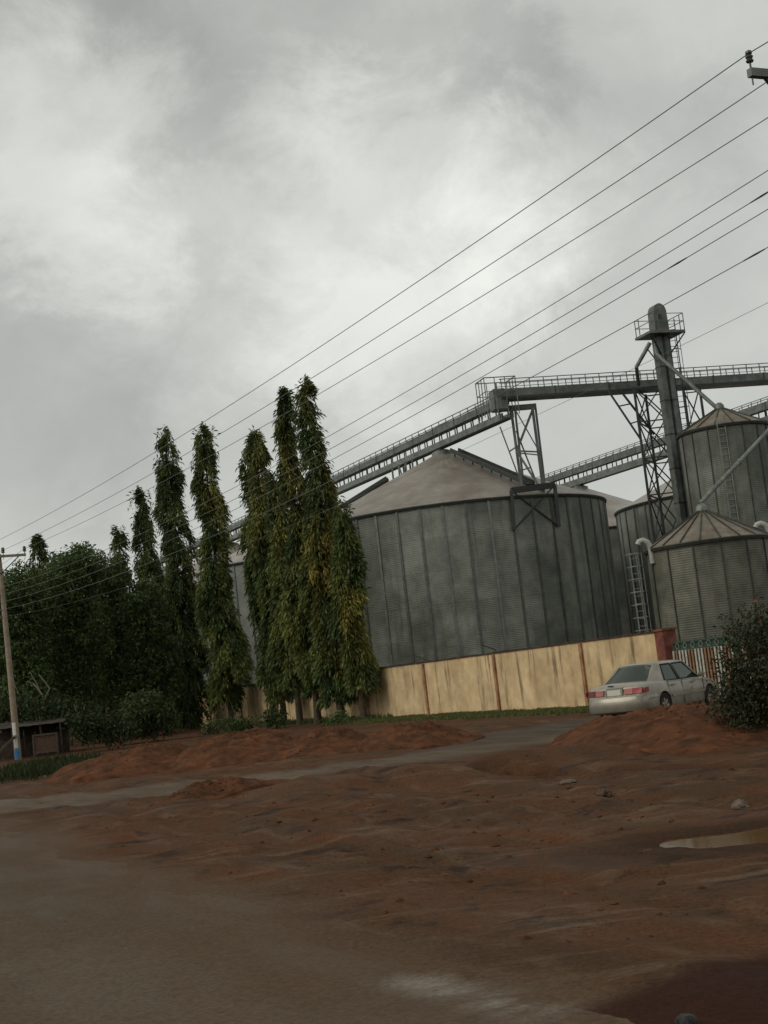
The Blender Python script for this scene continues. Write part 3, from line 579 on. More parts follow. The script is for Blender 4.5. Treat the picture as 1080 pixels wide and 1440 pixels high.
# short supports under the left part of the conveyor
def conv_support(s, label, k=4):
    c = C2 + D_ * s; org = (c.x, c.y, roofz(c)); m = []
    pts = [c + D_ * o for o in (-1.6, -0.55, 0.55, 1.6)]
    for i, p in enumerate(pts):
        for sd_ in (-0.42, 0.42):
            b = Vector((p.x, p.y, 0)) + N_ * sd_; z = roofz(b); m.append(('post', Vector((b.x, b.y, z - 0.02)), Vector((b.x, b.y, 15.74)), 0.12))
    a, b = pts[1] - N_ * .42, pts[2] - N_ * .42
    m += [('brace', Vector((a.x, a.y, roofz(a))), Vector((b.x, b.y, 15.74)), .07), ('brace', Vector((b.x, b.y, roofz(b))), Vector((a.x, a.y, 15.74)), .07)]
    truss('conveyor_support', org, m, M_['steel'], label, 'support')
conv_support(5.2, 'short braced posts between the roof walkway and the long conveyor')

# ------------------------------------------------------------------ bucket elevator and its lattice tower
E0 = P(946, 600, 78.6); org = (E0.x, E0.y, 0); el = empty('bucket_elevator', org, 0, 'tall bucket elevator with rounded head, two casings and a railed platform', 'elevator')
etop = P(927, 428, 78.6).z
r2 = math.radians(20)
for s, w in ((-0.26, 0.34), (0.23, 0.32)):
    mb = MB(); mb.box((s * math.cos(r2), s * math.sin(r2) , 0), w, 0.55, etop - 1.7, r2); mb.build('leg_casing', M_['steel'], el, bevel=0.02)
    for k in range(1, 10):
        if s < 0 and k == 1: fl = MB().box((0, 0, 0), 0.38, 0.60, 0.05, 0).mesh('casing_flange', M_['steel_dark'])
        link('casing_flange', fl, el, (s * math.cos(r2), s * math.sin(r2), k * (etop - 1.7) / 10), r2)
mb = MB(); pr = []                                          # rounded head hood
for i in range(13): a = math.pi * i / 12; pr.append((0.41 * math.cos(a), etop - 0.5 + 0.5 * math.sin(a)))
pr = [(0.45, etop - 1.75)] + pr + [(-0.45, etop - 1.75)]
q = []
for y in (-0.36, 0.36):
    for x, z in pr: q.append((x * math.cos(r2) - y * math.sin(r2), x * math.sin(r2) + y * math.cos(r2), z))
n = len(pr); mb.add(q, [tuple(range(n)), tuple(range(2 * n - 1, n - 1, -1))] + [(i, n + i, n + (i + 1) % n, (i + 1) % n) for i in range(n)])
mb.build('head_hood', M_['steel'], el, bevel=0.03)
mb = MB(); 
for y in (-0.40, 0.40): mb.tube([Vector((0, y - .03, etop - 0.75)), Vector((0, y + .03, etop - 0.75))], 0.16, 14)
mb.build('pulley_bearing', M_['steel_dark'], el)
zp = etop - 1.85
mb = MB().box((-0.02, -0.1, zp), 2.25, 1.7, 0.14, r2); mb.build('platform', M_['steel'], el)
cs = [Vector((x * math.cos(r2) - y * math.sin(r2), x * math.sin(r2) + y * math.cos(r2), 0)) for x, y in ((-1.1, -0.9), (1.06, -0.9), (1.06, 0.7), (-1.1, 0.7))]
mb = MB()
for i in range(4):
    a, b = cs[i], cs[(i + 1) % 4]
    for z in (0.55, 1.0): mb.beam(a + Vector((0, 0, zp + .1 + z)), b + Vector((0, 0, zp + .1 + z)), 0.035)
    for f in (0, .25): p = a.lerp(b, f); mb.beam(p + Vector((0, 0, zp + .1)), p + Vector((0, 0, zp + 1.12)), 0.045)
mb.build('platform_railing', M_['steel'], el)
mb = MB()
for s in (-1, 1):
    mb.beam(Vector((0.1 + .2 * s, -.3, zp - 1.2)), cs[1] * (1 if s > 0 else 0) + cs[0] * (0 if s > 0 else 1) + Vector((0, 0, zp)), 0.07)
mb.build('platform_knee', M_['steel_dark'], el)
O = Vector(org)
sp1 = [P(914, 482, 78.2), P(895, 516, 78.4), P(898, 541, 79.6)]; MB(org).tube(sp1, [.12, .11, .12], 12).build('discharge_spout', M_['steel'], el, smooth=True)
sp2 = [P(921, 484, 78.0), P(923, 497, 77.9), P(932, 506, 77.6), P(1006, 572, 75.6), P(1011, 580, 75.5)]; MB(org).tube(sp2, [.10, .11, .11, .11, .13], 12).build('silo_spout', M_['steel'], el, smooth=True)
MB(org).beam(P(909, 489, 78.3), P(931, 517, 78.4), .06).build('spout_stay', M_['steel'], el)
# caged ladder on the right of the legs
la, lb = Vector((0.75, 0.25, 3.0)), Vector((0.75, 0.25, zp + 1.0)); mb = MB()
for s in (-.2, .2): mb.beam(la + Vector((s, 0, 0)), lb + Vector((s, 0, 0)), .05)
z = 3.2
while z < zp + 0.9: mb.beam((0.55, .25, z), (0.95, .25, z), .03); z += 0.32
mb.build('ladder', M_['steel_dark'], el)
mb = MB(); z = 4.0
while z < zp: 
    for k in range(6): a0, a1 = math.pi * (k / 6) , math.pi * ((k + 1) / 6); mb.beam((0.75 + .36 * math.cos(a0), .25 - .5 * math.sin(a0), z), (0.75 + .36 * math.cos(a1), .25 - .5 * math.sin(a1), z), .035)
    z += 1.1
for k in (1, 3, 5): a0 = math.pi * k / 6; mb.beam((0.75 + .36 * math.cos(a0), .25 - .5 * math.sin(a0), 4), (0.75 + .36 * math.cos(a0), .25 - .5 * math.sin(a0), zp), .03)
mb.build('ladder_cage', M_['steel_dark'], el)

TY0, TY1 = 79.6, 82.4
tw = []
p00 = P(893, 558, TY0); p10 = P(931, 556, TY0); p01 = P(908, 558, TY1); p11 = P(946, 556, TY1)
org = (p00.x, p00.y, 0)
ZT = ZU + 0.02
cor = [Vector((p.x, p.y, 0)) for p in (p00, p10, p11, p01)]
cx_ = sum(cor, Vector()) / 4
def tp(i, z): return Vector((cor[i].x, cor[i].y, z))
for i in range(4): tw.append(('tower_leg', tp(i, 0), tp(i, ZT), 0.13))
lv = [0, 2.6, 5.2, 7.8, 10.4, 12.5, 14.6, ZT - 0.1]
for k in range(len(lv) - 1):
    for i in range(4):
        j = (i + 1) % 4
        tw.append(('cross_brace', tp(i, lv[k]), tp(j, lv[k + 1]), 0.065)); tw.append(('cross_brace', tp(j, lv[k]), tp(i, lv[k + 1]), 0.065)); tw.append(('girt', tp(i, lv[k + 1]), tp(j, lv[k + 1]), 0.07))
k1, k2 = P(856, 559, TY0), P(872, 559, TY0); e1, e2 = P(902, 618, TY0), P(917, 640, TY0)
k1.z = k2.z = ZT
tw += [('knee_brace', k1, Vector((p00.x, p00.y, e1.z)), .10), ('knee_brace', k2, P(920, 611, TY0 + .4), .10)]
for f in (.33, .68): tw.append(('knee_rung', k1.lerp(Vector((p00.x, p00.y, e1.z)), f), k2.lerp(P(920, 611, TY0 + .4), f), .07))
truss('lattice_tower', org, tw, M_['steel_dark'], 'dark lattice tower under the high conveyor beside the elevator casings', 'tower')
# second lattice leg right of the elevator, behind the tall silo
q0 = P(962, 552, 81.5); q1 = P(985, 552, 81.5); org = (q0.x, q0.y, 0); tw = []
cor2 = [Vector((q0.x, q0.y, 0)), Vector((q1.x, q1.y, 0)), Vector((q1.x + .3, q1.y + 1.4, 0)), Vector((q0.x + .3, q0.y + 1.4, 0))]
for i in range(4): tw.append(('tower_leg', cor2[i], cor2[i] + Vector((0, 0, ZT)), .11))
for k in range(7):
    z0, z1 = ZT * k / 7, ZT * (k + 1) / 7
    for i in (0, 1, 2, 3):
        j = (i + 1) % 4; tw.append(('cross_brace', cor2[i] + Vector((0, 0, z0)), cor2[j] + Vector((0, 0, z1 - .05)), .07)); tw.append(('girt', cor2[i] + Vector((0, 0, z1 - .1)), cor2[j] + Vector((0, 0, z1 - .1)), .06))
truss('lattice_tower', org, tw, M_['steel_dark'], 'narrow lattice leg just right of the elevator, rising behind the tall slender silo', 'tower')
# rear conveyor trestles standing on the dark silo's roof
def roofz3(p): r = (Vector((p.x, p.y)) - C3.xy).length; return HS + (AP - HS) * max(0, 1 - r / RS) if r < RS else 0
for s, lab in ((6.6, 'rear conveyor trestle at the left edge of the dark silo roof'), (2.6, 'rear conveyor trestle higher up the dark silo roof, behind the lattice tower')):
    c = C3 + D_ * s; tw = []; pp = []
    for du_, ds in ((-.8, -.5), (.8, -.5), (.8, .5), (-.8, .5)):
        b = c + D_ * du_ + N_ * ds; pp.append((Vector((b.x, b.y, roofz3(b) - .02)), Vector((b.x, b.y, 15.74))))
    for a, b in pp: tw.append(('post', a, b, .12))
    for i in (0, 2): tw.append(('brace', pp[i][0], pp[i + 1][1], .07)); tw.append(('brace', pp[i + 1][0], pp[i][1], .07)); tw.append(('brace', mid(*pp[i], .5), mid(*pp[i + 1], .5), .07))
    truss('conveyor_support', tuple(pp[0][0]), tw, M_['steel'], lab, 'support')
# spout coming down to the small silo from the right
sa, sb = P(1130, 553, 66.5), Vector((ps.x, ps.y, 7.80)); t = empty('grain_spout', (ps.x, ps.y, 7.75), 0, 'long straight inclined spout pipe feeding the small cone roofed silo', 'pipe')
MB((ps.x, ps.y, 7.75)).tube([sa, sb.lerp(sa, .04), sb], [.095, .095, .09], 12).build('pipe', M_['steel'], t, smooth=True)
MB((ps.x, ps.y, 7.75)).tube([sb.lerp(sa, .35), sb.lerp(sa, .36)], .12, 12).build('pipe_joint', M_['steel'], t)
mb = MB((ps.x, ps.y, 7.75)); bb = Vector((sa.x, sa.y, 0)); mb.beam(bb, sa, .16); mb.build('pipe_mast', M_['steel'], t)
# ladder with hoops on the left of the small silo
lp = P(899, 840, 60.6); org = (lp.x, lp.y, 0); t = empty('silo_ladder', org, 0, 'hooped ladder standing against the left side of the small cone roofed silo', 'ladder')
mb = MB()
for s in (-.17, .17): mb.beam((s, 0, 0.0), (s, 0, 6.0), .05)
mb.build('ladder_rail', M_['steel_pale'], t); rm = MB().beam((-.17, 0, 0), (.17, 0, 0), .03).mesh('rung', M_['steel_pale'])
for k in range(18): link('rung', rm, t, (0, 0, .3 + k * .32))
hm = MB()
for k in range(8): a0, a1 = math.pi * k / 8, math.pi * (k + 1) / 8; hm.beam((.36 * math.cos(a0), -.55 * math.sin(a0), 0), (.36 * math.cos(a1), -.55 * math.sin(a1), 0), .035)
hm = hm.mesh('cage_hoop', M_['steel_pale'])
for k in range(9): link('cage_hoop', hm, t, (0, 0, 1.6 + k * .54))
mb = MB()
for k in (2, 4, 6): a0 = math.pi * k / 8; mb.beam((.36 * math.cos(a0), -.55 * math.sin(a0), 1.6), (.36 * math.cos(a0), -.55 * math.sin(a0), 5.95), .03)
mb.build('cage_strap', M_['steel_pale'], t)
MB().beam((-.25, 0, 5.9), (1.3, .5, 5.9), .12, .05).build('ladder_landing', M_['steel'], t)
# gooseneck vents on the small silo
for (x0, y0), lab, fl in (((916, 776), 'pale gooseneck vent pipe at the left eave of the small silo', -1), ((1082, 752), 'pale gooseneck vent pipe at the right eave of the small silo', -1)):
    b = P(x0, y0, 60.3); pts = [b + Vector((0, 0, -.5)), b, b + Vector((-.02, 0, .22)), b + Vector((-.12, 0, .42)), b + Vector((-.30, 0, .52)), b + Vector((-.46, 0, .48)), b + Vector((-.53, 0, .36))]
    mb = MB(tuple(b)); mb.tube(pts, .13, 12); solo('vent_pipe', mb, M_['vent'], lab, 'vent', 'gooseneck vents', smooth=True)
# ladder up the tall slender silo
a = math.radians(-105); lx, ly = pt.x + 2.45 * math.cos(a), pt.y + 2.45 * math.sin(a); mb = MB((pt.x, pt.y, 0))
for s in (-.2, .2): mb.beam((lx + s, ly, .2), (lx + s, ly, 13.4), .05)
for k in range(38): mb.beam((lx - .2, ly, .5 + k * .34), (lx + .2, ly, .5 + k * .34), .03)
mb.build('ladder', M_['steel_pale'], st_)

# ------------------------------------------------------------------ perimeter wall, pillar, gate
wl = empty('perimeter_wall', tuple(wallp(0)), 0, 'stained ochre plaster boundary wall with brown pilasters before the silos', 'wall')
WH = 2.38; bays = [-4.3] + [0.5 + 6.7 * k for k in range(10)]
ang = math.atan2(D_.y, D_.x)
for i in range(len(bays) - 1):
    s0_, s1_ = bays[i], bays[i + 1]; c = D_ * ((s0_ + s1_) / 2); ln = s1_ - s0_ - 0.02
    mb = MB(); mb.box((c.x, c.y, -0.15), ln, 0.22, WH + 0.15, ang)
    if i < 5:                                              # chipped, uneven plaster face
        me = mb.mesh('wall_panel', M_['plaster'])
        link('wall_panel', me, wl)
    else: mb.build('wall_panel', M_['plaster'], wl)
    mb = MB(); k = 0; nseg = 7
    for k in range(nseg):
        u0_, u1_ = s0_ + ln * k / nseg, s0_ + ln * (k + 1) / nseg; cc_ = D_ * ((u0_ + u1_) / 2)
        mb = MB().box((cc_.x, cc_.y, WH), (u1_ - u0_) - .015, 0.30, 0.055 + 0.03 * random.random(), ang); mb.build('coping_slab', M_['coping'], wl)
for k, s in enumerate(bays[1:]):
    c = D_ * s - N_ * 0.145; MB().box((c.x, c.y, -0.1), 0.17, 0.09, WH + 0.07, ang).build('pilaster', M_['pilaster'], wl)
    if k in (1, 2, 4):
        a = D_ * s + Vector((0, 0, WH)); mb = MB(); mb.beam(a, a + Vector((0, 0, .15)), .05); mb.beam(a + Vector((0, 0, .15)), a + Vector((0, 0, .42)) - N_ * 0.5 + D_ * .25, .05); mb.build('wire_bracket', M_['steel_dark'], wl)
pc = wallp(-4.58); mb = MB(tuple(pc)); mb.box((pc.x, pc.y, -.1), .5, .5, 2.5, ang); mb.box((pc.x, pc.y, 2.4), .58, .58, .08, ang)
solo('gate_pillar', mb, M_['redpillar'], 'dark red gate pillar between the yellow wall and green gate', 'pillar', bevel=.01)
g0 = wallp(-4.9); gate = empty('metal_gate', tuple(g0), 0, 'green topped metal gate with white and brown upright bars behind the car', 'gate')
GL = 5.2
for z, w in ((1.98, .06), (1.74, .06), (0.2, .06), (1.0, .05)): MB().beam(Vector((0, 0, z)), -D_ * GL + Vector((0, 0, z)), .05, w).build('gate_rail', M_['gate_green'], gate)
mb = MB().beam(Vector((0, 0, 1.86)) + N_ * .03, -D_ * GL + Vector((0, 0, 1.86)) + N_ * .03, .015, .24); mb.build('back_sheet', M_['gate_green'], gate)
rg = MB(); 
for k in range(12): a0, a1 = 2 * math.pi * k / 12, 2 * math.pi * (k + 1) / 12; rg.beam(-D_ * (.09 * math.cos(a0)) + Vector((0, 0, .09 * math.sin(a0))), -D_ * (.09 * math.cos(a1)) + Vector((0, 0, .09 * math.sin(a1))), .02)
rg = rg.mesh('scroll_ring', M_['steel_pale'])
k = 0; u = .3
while u < GL: link('scroll_ring', rg, gate, -D_ * u + Vector((0, 0, 1.86)) - N_ * .02); u += .42
wm = MB().box((0, 0, .12), .085, .03, 1.6, ang).mesh('gate_bar', M_['gate_white']); bm_ = MB().box((0, 0, .12), .085, .03, 1.6, ang).mesh('gate_bar', M_['gate_brown'])
pat = 'WBWWWBBWWWBBBWWWBBWWBWWBBWWW'; u = .08; k = 0
while u < GL: link('gate_bar', wm if pat[k % len(pat)] == 'W' else bm_, gate, -D_ * u - N_ * .045); u += .17; k += 1
pb = MB().beam(Vector((0, 0, .95)) + N_ * .03, -D_ * GL + Vector((0, 0, .95)) + N_ * .03, .015, 1.5); pb.build('back_sheet', M_['board'], gate)

# ------------------------------------------------------------------ car
def build_car():
    r0 = G(912, 1006); h = Vector((0.616, 0.788, 0)); h.normalize()
    L_, Wd = 4.79, 1.78; side = Vector((h.y, -h.x, 0))
    rr = P(908, 985, 37.6)                                  # right rear corner
    c = Vector((rr.x, rr.y, 0)) + h * (L_ / 2) - side * (Wd / 2); gz = ground_z(c.x, c.y)
    t = empty('parked_car', (c.x, c.y, gz + 0.0), math.atan2(h.y, h.x), 'silver saloon car seen from behind, parked by the wall and gate', 'car')
    hw = Wd / 2
    # stations: x from rear (0), half width, sill z, belt z, deck z
    st = [(0.00, .74, .36, .62, .66), (0.05, .80, .27, .80, .86), (0.14, .84, .24, .90, .955), (0.30, .87, .22, .935, 1.0), (0.62, .885, .21, .945, 1.015), (1.2, .89, .19, .94, 1.0), (2.0, .89, .18, .925, .98), (2.9, .89, .18, .905, .96),
          (3.45, .885, .19, .89, .95), (3.9, .87, .2, .83, .89), (4.3, .84, .22, .76, .81), (4.6, .78, .25, .66, .70), (4.74, .70, .32, .56, .59), (4.79, .60, .38, .5, .52)]
    q = []; fs = []; m = 13
    for x, w, zs, zbt, zd in st:
        X = x - L_ / 2
        half = [(0, zs), (w * .88, zs), (w * .97, zs + .06), (w * .995, zs + (zbt - zs) * .35), (w, zs + (zbt - zs) * .62), (w * .975, zbt), (w * .80, zd - .008)]
        ring = [(-y, z) for y, z in half[1:]][::-1]
        sec = [(y, z) for y, z in half[1:]]
        full = sec + [(0, zd + .012)] + [(-y, z) for y, z in sec[::-1]]          # right sill -> deck -> left sill
        q += [(X, y, z) for y, z in full]
    m = 13; ns = len(st)
    for i in range(ns - 1):
        for k in range(m - 1): fs.append((i * m + k, i * m + k + 1, (i + 1) * m + k + 1, (i + 1) * m + k))
        fs.append((i * m + m - 1, i * m, (i + 1) * m, (i + 1) * m + m - 1))
    fs.append(tuple(range(m - 1, -1, -1))); fs.append(tuple((ns - 1) * m + k for k in range(m)))
    mb = MB(); mb.add(q, fs); me = mb.mesh('body', M_['paint'])
    bm = bmesh.new(); bm.from_mesh(me); bmesh.ops.recalc_face_normals(bm, faces=bm.faces)
    bm.to_mesh(me); bm.free()
    body = link('body', me); body.modifiers.new('s', 'SUBSURF').levels = 2; body.modifiers['s'].render_levels = 2
    cut = []
    for x in (1.10, 3.78):
        cm = MB().tube([(x - L_ / 2, -1.2, .33), (x - L_ / 2, 1.2, .33)], .365, 28); co = cm.build('cutter', M_['trim']); cut.append(co)
        b = body.modifiers.new('b', 'BOOLEAN'); b.object = co; b.operation = 'DIFFERENCE'; b.solver = 'EXACT'
    dg = bpy.context.evaluated_depsgraph_get(); dg.update(); nm = bpy.data.meshes.new_from_object(body.evaluated_get(dg)); nm.name = 'body'
    nm.materials.clear(); nm.materials.append(M_['paint']); bpy.data.objects.remove(body)
    for co in cut: bpy.data.objects.remove(co)
    nm.shade_smooth(); nm.set_sharp_from_angle(angle=math.radians(35)); body = link('body', nm, t)
    MB().box((0, 0, .2), 4.2, 1.3, .5).build('underbody', M_['trim'], t)
    # greenhouse: belt footprint and roof edge
    def X(x): return x - L_ / 2
    zb, zr = .93, 1.385
    bl = {'rw': (.62, .64), 'c': (1.02, .80), 'b': (2.17, .80), 'a': (3.42, .74), 'ws': (3.62, .55)}
    tl = {'rw': (1.34, .52), 'c': (1.44, .60), 'b': (2.10, .615), 'a': (2.80, .59), 'ws': (2.90, .49)}
    def pt_(d, k, s, z): return Vector((X(d[k][0]), d[k][1] * s, z))
    roof = MB(); rp = []
    for zz, sc in ((zr - .012, 1.0), (zr + .016, .965), (zr + .046, .80), (zr + .062, .45)):
        for k, s in (('rw', -1), ('c', -1), ('b', -1), ('a', -1), ('ws', -1), ('ws', 1), ('a', 1), ('b', 1), ('c', 1), ('rw', 1)):
            p = pt_(tl, k, s, zz); p.y *= sc; p.x = (p.x - X(2.1)) * (.4 + .6 * sc) + X(2.1); rp.append(p)
    roof.add(rp, [tuple(range(30, 40)), tuple(range(9, -1, -1))] + [(l * 10 + i, l * 10 + (i + 1) % 10, l * 10 + 10 + (i + 1) % 10, l * 10 + 10 + i) for l in range(3) for i in range(10)])
    roof.build('roof', M_['paint'], t, smooth=True, angle=75)
    def pillar(kb, kt, s, w0, w1, nm='pillar'):
        a, b = pt_(bl, kb, s, zb - .03), pt_(tl, kt, s, zr); mb = MB()
        ax = Vector((1, 0, 0)); n_ = Vector((0, s * .04, 0)); 
        qq = [a - ax * w0 / 2, a + ax * w0 / 2, b + ax * w1 / 2, b - ax * w1 / 2]; mb.add([p for p in qq] + [p - n_ for p in qq], [(0, 1, 2, 3), (7, 6, 5, 4), (0, 4, 5, 1), (1, 5, 6, 2), (2, 6, 7, 3), (3, 7, 4, 0)]); mb.build(nm, M_['paint'], t)
    for s in (-1, 1):
        # C pillar: broad quad between the rear window edge and the rear door glass
        a0, a1 = pt_(bl, 'rw', s, zb + .02), Vector((X(1.34), .80 * s, zb - .03)); b0, b1 = pt_(tl, 'rw', s, zr), Vector((X(1.52), .605 * s, zr))
        n_ = Vector((0, -s * .03, 0)); qq = [a0, a1, b1, b0, a0.lerp(b0, .0)]
        mid_ = pt_(bl, 'c', s, zb); qq = [a0, mid_, a1, b1, pt_(tl, 'c', s, zr), b0]
        MB().add(qq + [p + n_ for p in qq], [(0, 1, 4, 5), (1, 2, 3, 4), (11, 10, 7, 6), (10, 9, 8, 7), (0, 6, 7, 1), (1, 7, 8, 2), (2, 8, 9, 3), (0, 5, 11, 6)]).build('rear_pillar', M_['paint'], t)
        pillar('b', 'b', s, .10, .08, 'door_pillar')
        a0, a1 = pt_(bl, 'a', s, zb - .03), pt_(bl, 'ws', s, zb - .02); b0, b1 = pt_(tl, 'a', s, zr), pt_(tl, 'ws', s, zr)
        MB().beam(pt_(bl, 'a', s, zb - .02), pt_(tl, 'a', s, zr), .07, .05).build('windscreen_pillar', M_['paint'], t)
        # side glass
        for k0, k1, nm in ((1.36, 2.12, 'rear'), (2.22, 3.36, 'front')):
            def side_pt(x, f): 
                yb = .80 if x < 2.6 else .80 - (x - 2.6) * .075; return None
            zt = zr - .035
            if nm == 'rear': qq = [Vector((X(1.36), .795 * s, zb)), Vector((X(2.12), .797 * s, zb)), Vector((X(2.07), .622 * s, zt)), Vector((X(1.54), .618 * s, zt))]
            else: qq = [Vector((X(2.22), .797 * s, zb)), Vector((X(3.36), .745 * s, zb)), Vector((X(2.80), .604 * s, zt)), Vector((X(2.14), .622 * s, zt))]
            MB().add(qq + [p - Vector((0, s * .008, 0)) for p in qq], [(0, 1, 2, 3), (7, 6, 5, 4), (0, 4, 5, 1), (1, 5, 6, 2), (2, 6, 7, 3), (3, 7, 4, 0)]).build('side_window', M_['glass'], t)
            mb = MB()
            for i in range(4): mb.beam(qq[i] + Vector((0, s * .006, 0)), qq[(i + 1) % 4] + Vector((0, s * .006, 0)), .022)
            mb.build('window_seal', M_['trim'], t)
        MB().beam(Vector((X(1.34), .86 * s, .945)), Vector((X(3.4), .82 * s, .93)), .02, .03).build('belt_trim', M_['trim'], t)
        MB().beam(Vector((X(.25), .888 * s, .56)), Vector((X(.72), .90 * s, .56)), .02, .05).build('side_moulding', M_['paint'], t)
        MB().beam(Vector((X(1.5), .902 * s, .55)), Vector((X(3.38), .902 * s, .55)), .02, .06).build('side_moulding', M_['paint'], t)
        for x in (1.62, 2.78): MB().box((X(x), .905 * s, .80), .2, .04, .035).build('door_handle', M_['paint'], t, bevel=.008)
        for x in (2.16, 3.40, 1.42): MB().beam(Vector((X(x), .893 * s, .30)), Vector((X(x + (.0 if x > 1.5 else -.05)), .872 * s, .91)), .012, .012).build('door_gap', M_['trim'], t)
        mb = MB().box((X(3.2), .96 * s, .92), .13, .17, .12); mb.build('wing_mirror', M_['paint'], t, bevel=.03)
    for nm, dd, k, sgn in (('rear_window', 'rw', 'rw', 1), ('windscreen', 'ws', 'ws', 1)):
        qq = [pt_(bl, k, -1, zb + .03), pt_(bl, k, 1, zb + .03), pt_(tl, k, 1, zr - .02), pt_(tl, k, -1, zr - .02)]
        # bow the pane slightly
        n_ = Vector((-.012 if k == 'rw' else .012, 0, .006)); vs_ = []; fs_ = []
        for i in range(7):
            for j in range(5):
                p = qq[0].lerp(qq[1], i / 6).lerp(qq[3].lerp(qq[2], i / 6), j / 4); b_ = 1 - (2 * i / 6 - 1) ** 2; vs_.append(p + n_ * (8 * b_))
        for i in range(6):
            for j in range(4): fs_.append((i * 5 + j, i * 5 + 5 + j, i * 5 + 6 + j, i * 5 + 1 + j))
        MB().add(vs_, fs_).build(nm, M_['glass'], t, smooth=True)
    # rear: lights, plate, lid seam, bumper
    def rear_x(z): return X(.035 + max(0, z - .72) * .28)
    for s in (-1, 1):
        for y0, y1, mt, nm in ((.30, .56, 'tail', 'tail_light'), (.56, .80, 'tail' if s < 0 else 'tail_dark', 'tail_light')):
            xx = .03 if y1 < .6 else .075
            qq = [Vector((X(.035), s * y0, .72)), Vector((X(.035 + (.05 if y1 > .6 else .005)), s * y1, .72)), Vector((X(.085 + (.06 if y1 > .6 else 0)), s * y1, .865)), Vector((X(.075), s * y0, .865))]
            n_ = Vector((-.055, 0, .0)); MB().add([p + n_ for p in qq] + [p - n_ * 1.5 for p in qq], [(0, 1, 2, 3), (7, 6, 5, 4), (0, 4, 5, 1), (1, 5, 6, 2), (2, 6, 7, 3), (3, 7, 4, 0)]).build(nm, M_[mt], t, bevel=.01)
        MB().box((X(.20), s * .862, .735), .26, .03, .12, -s * .14).build('tail_light', M_['tail'], t, bevel=.008)
    MB().box((X(.03), 0, .70), .04, .56, .17).build('plate_recess', M_['paint'], t, bevel=.01)
    MB().box((X(.005), 0, .715), .012, .40, .14).build('number_plate', M_['plate'], t)
    for s in (-1, 1): MB().box((X(.003), s * .24, .70), .02, .03, .17).build('plate_edge', M_['chrome'], t)
    MB().box((X(.075), 0, .885), .04, .5, .035).build('lid_garnish', M_['chrome'], t, bevel=.008)
    MB().box((X(.085), .12, .94), .03, .16, .03).build('lid_badge', M_['trim'], t)
    # bumper: swept profile round the back
    pb = []; prof = [(-.02, .30), (-.05, .36), (-.06, .48), (-.05, .60), (-.01, .66)]
    path = [(.95, .885), (.55, .885), (.25, .86), (.10, .78), (.03, .62), (0, .3), (0, 0), (0, -.3), (.03, -.62), (.10, -.78), (.25, -.86), (.55, -.885), (.72, -.885)][1:]
    vs_ = []; fs_ = []
    for i, (x, y) in enumerate(path):
        nx, ny = ((-1, 0) if abs(y) < .7 else ((-.6, .8 * np.sign(y)) if abs(y) < .84 else (0, np.sign(y))))
        for off, z in prof: vs_.append((X(x) - nx * off * (1 if nx else 0) * -1 * -1 if False else X(x) + nx * (-off), y + ny * (-off) * (1 if abs(y) < .84 else .35), z))
    np_ = len(prof)
    for i in range(len(path) - 1):
        for j in range(np_ - 1): fs_.append((i * np_ + j, i * np_ + j + 1, (i + 1) * np_ + j + 1, (i + 1) * np_ + j))
    MB().add(vs_, fs_).build('rear_bumper', M_['paint'], t, smooth=True, angle=60)
    mb = MB(); mb.tube([(X(.02), -.45, .26), (X(.35), -.45, .26)], .035, 10); mb.build('exhaust_pipe', M_['steel_dark'], t)
    MB().tube([(X(.18), -.3, 1.0), (X(.18), -.3, 1.0001)], .001, 4)
    # wheels
    tyre = MB().lathe([(.20, -.10), (.29, -.105), (.318, -.08), (.322, 0), (.318, .08), (.29, .105), (.20, .10)], n=32); tm = tyre.mesh('tyre', M_['rubber'], smooth=True)
    rim = MB(); rim.lathe([(.205, .10), (.195, .075), (.17, .05), (.06, .07), (.0, .075)], n=28)
    for k in range(7): a = 2 * math.pi * k / 7; rim.beam((.05 * math.cos(a), .05 * math.sin(a), .085), (.19 * math.cos(a), .19 * math.sin(a), .085), .05, .03)
    rm = rim.mesh('rim', M_['rim'], smooth=True)
    for x in (1.10, 3.78):
        for s in (-1, 1):
            w = link('wheel', tm, t, (X(x), .775 * s, .322)); w.rotation_euler = (math.radians(90) * (1 if s < 0 else -1), 0, 0)
            r_ = link('rim', rm, w)
    # cabin
    for x, y, dx in ((1.75, -.36, 0), (1.75, .36, 0), (2.6, -.36, .1), (2.6, .36, .1)):
        MB().box((X(x), y, .45), .55, .5, .2).build('seat', M_['seat'], t, bevel=.05)
        MB().beam((X(x - .22), y, .6), (X(x - .36), y, 1.08), .16, .48, up=(0, 1, 0)).build('seat_back', M_['seat'], t, bevel=.04)
        MB().box((X(x - .38), y, 1.10), .10, .24, .17).build('headrest', M_['headrest'] if (x < 2 and y < 0) else M_['seat'], t, bevel=.03)
    MB().box((X(1.02), 0, .93), .6, 1.25, .03).build('parcel_shelf', M_['seat'], t)
    MB().box((X(3.25), 0, .75), .4, 1.3, .2).build('dashboard', M_['trim'], t, bevel=.04)
    return t
car = build_car(); car.scale = (1.02, 1.02, 1.05)

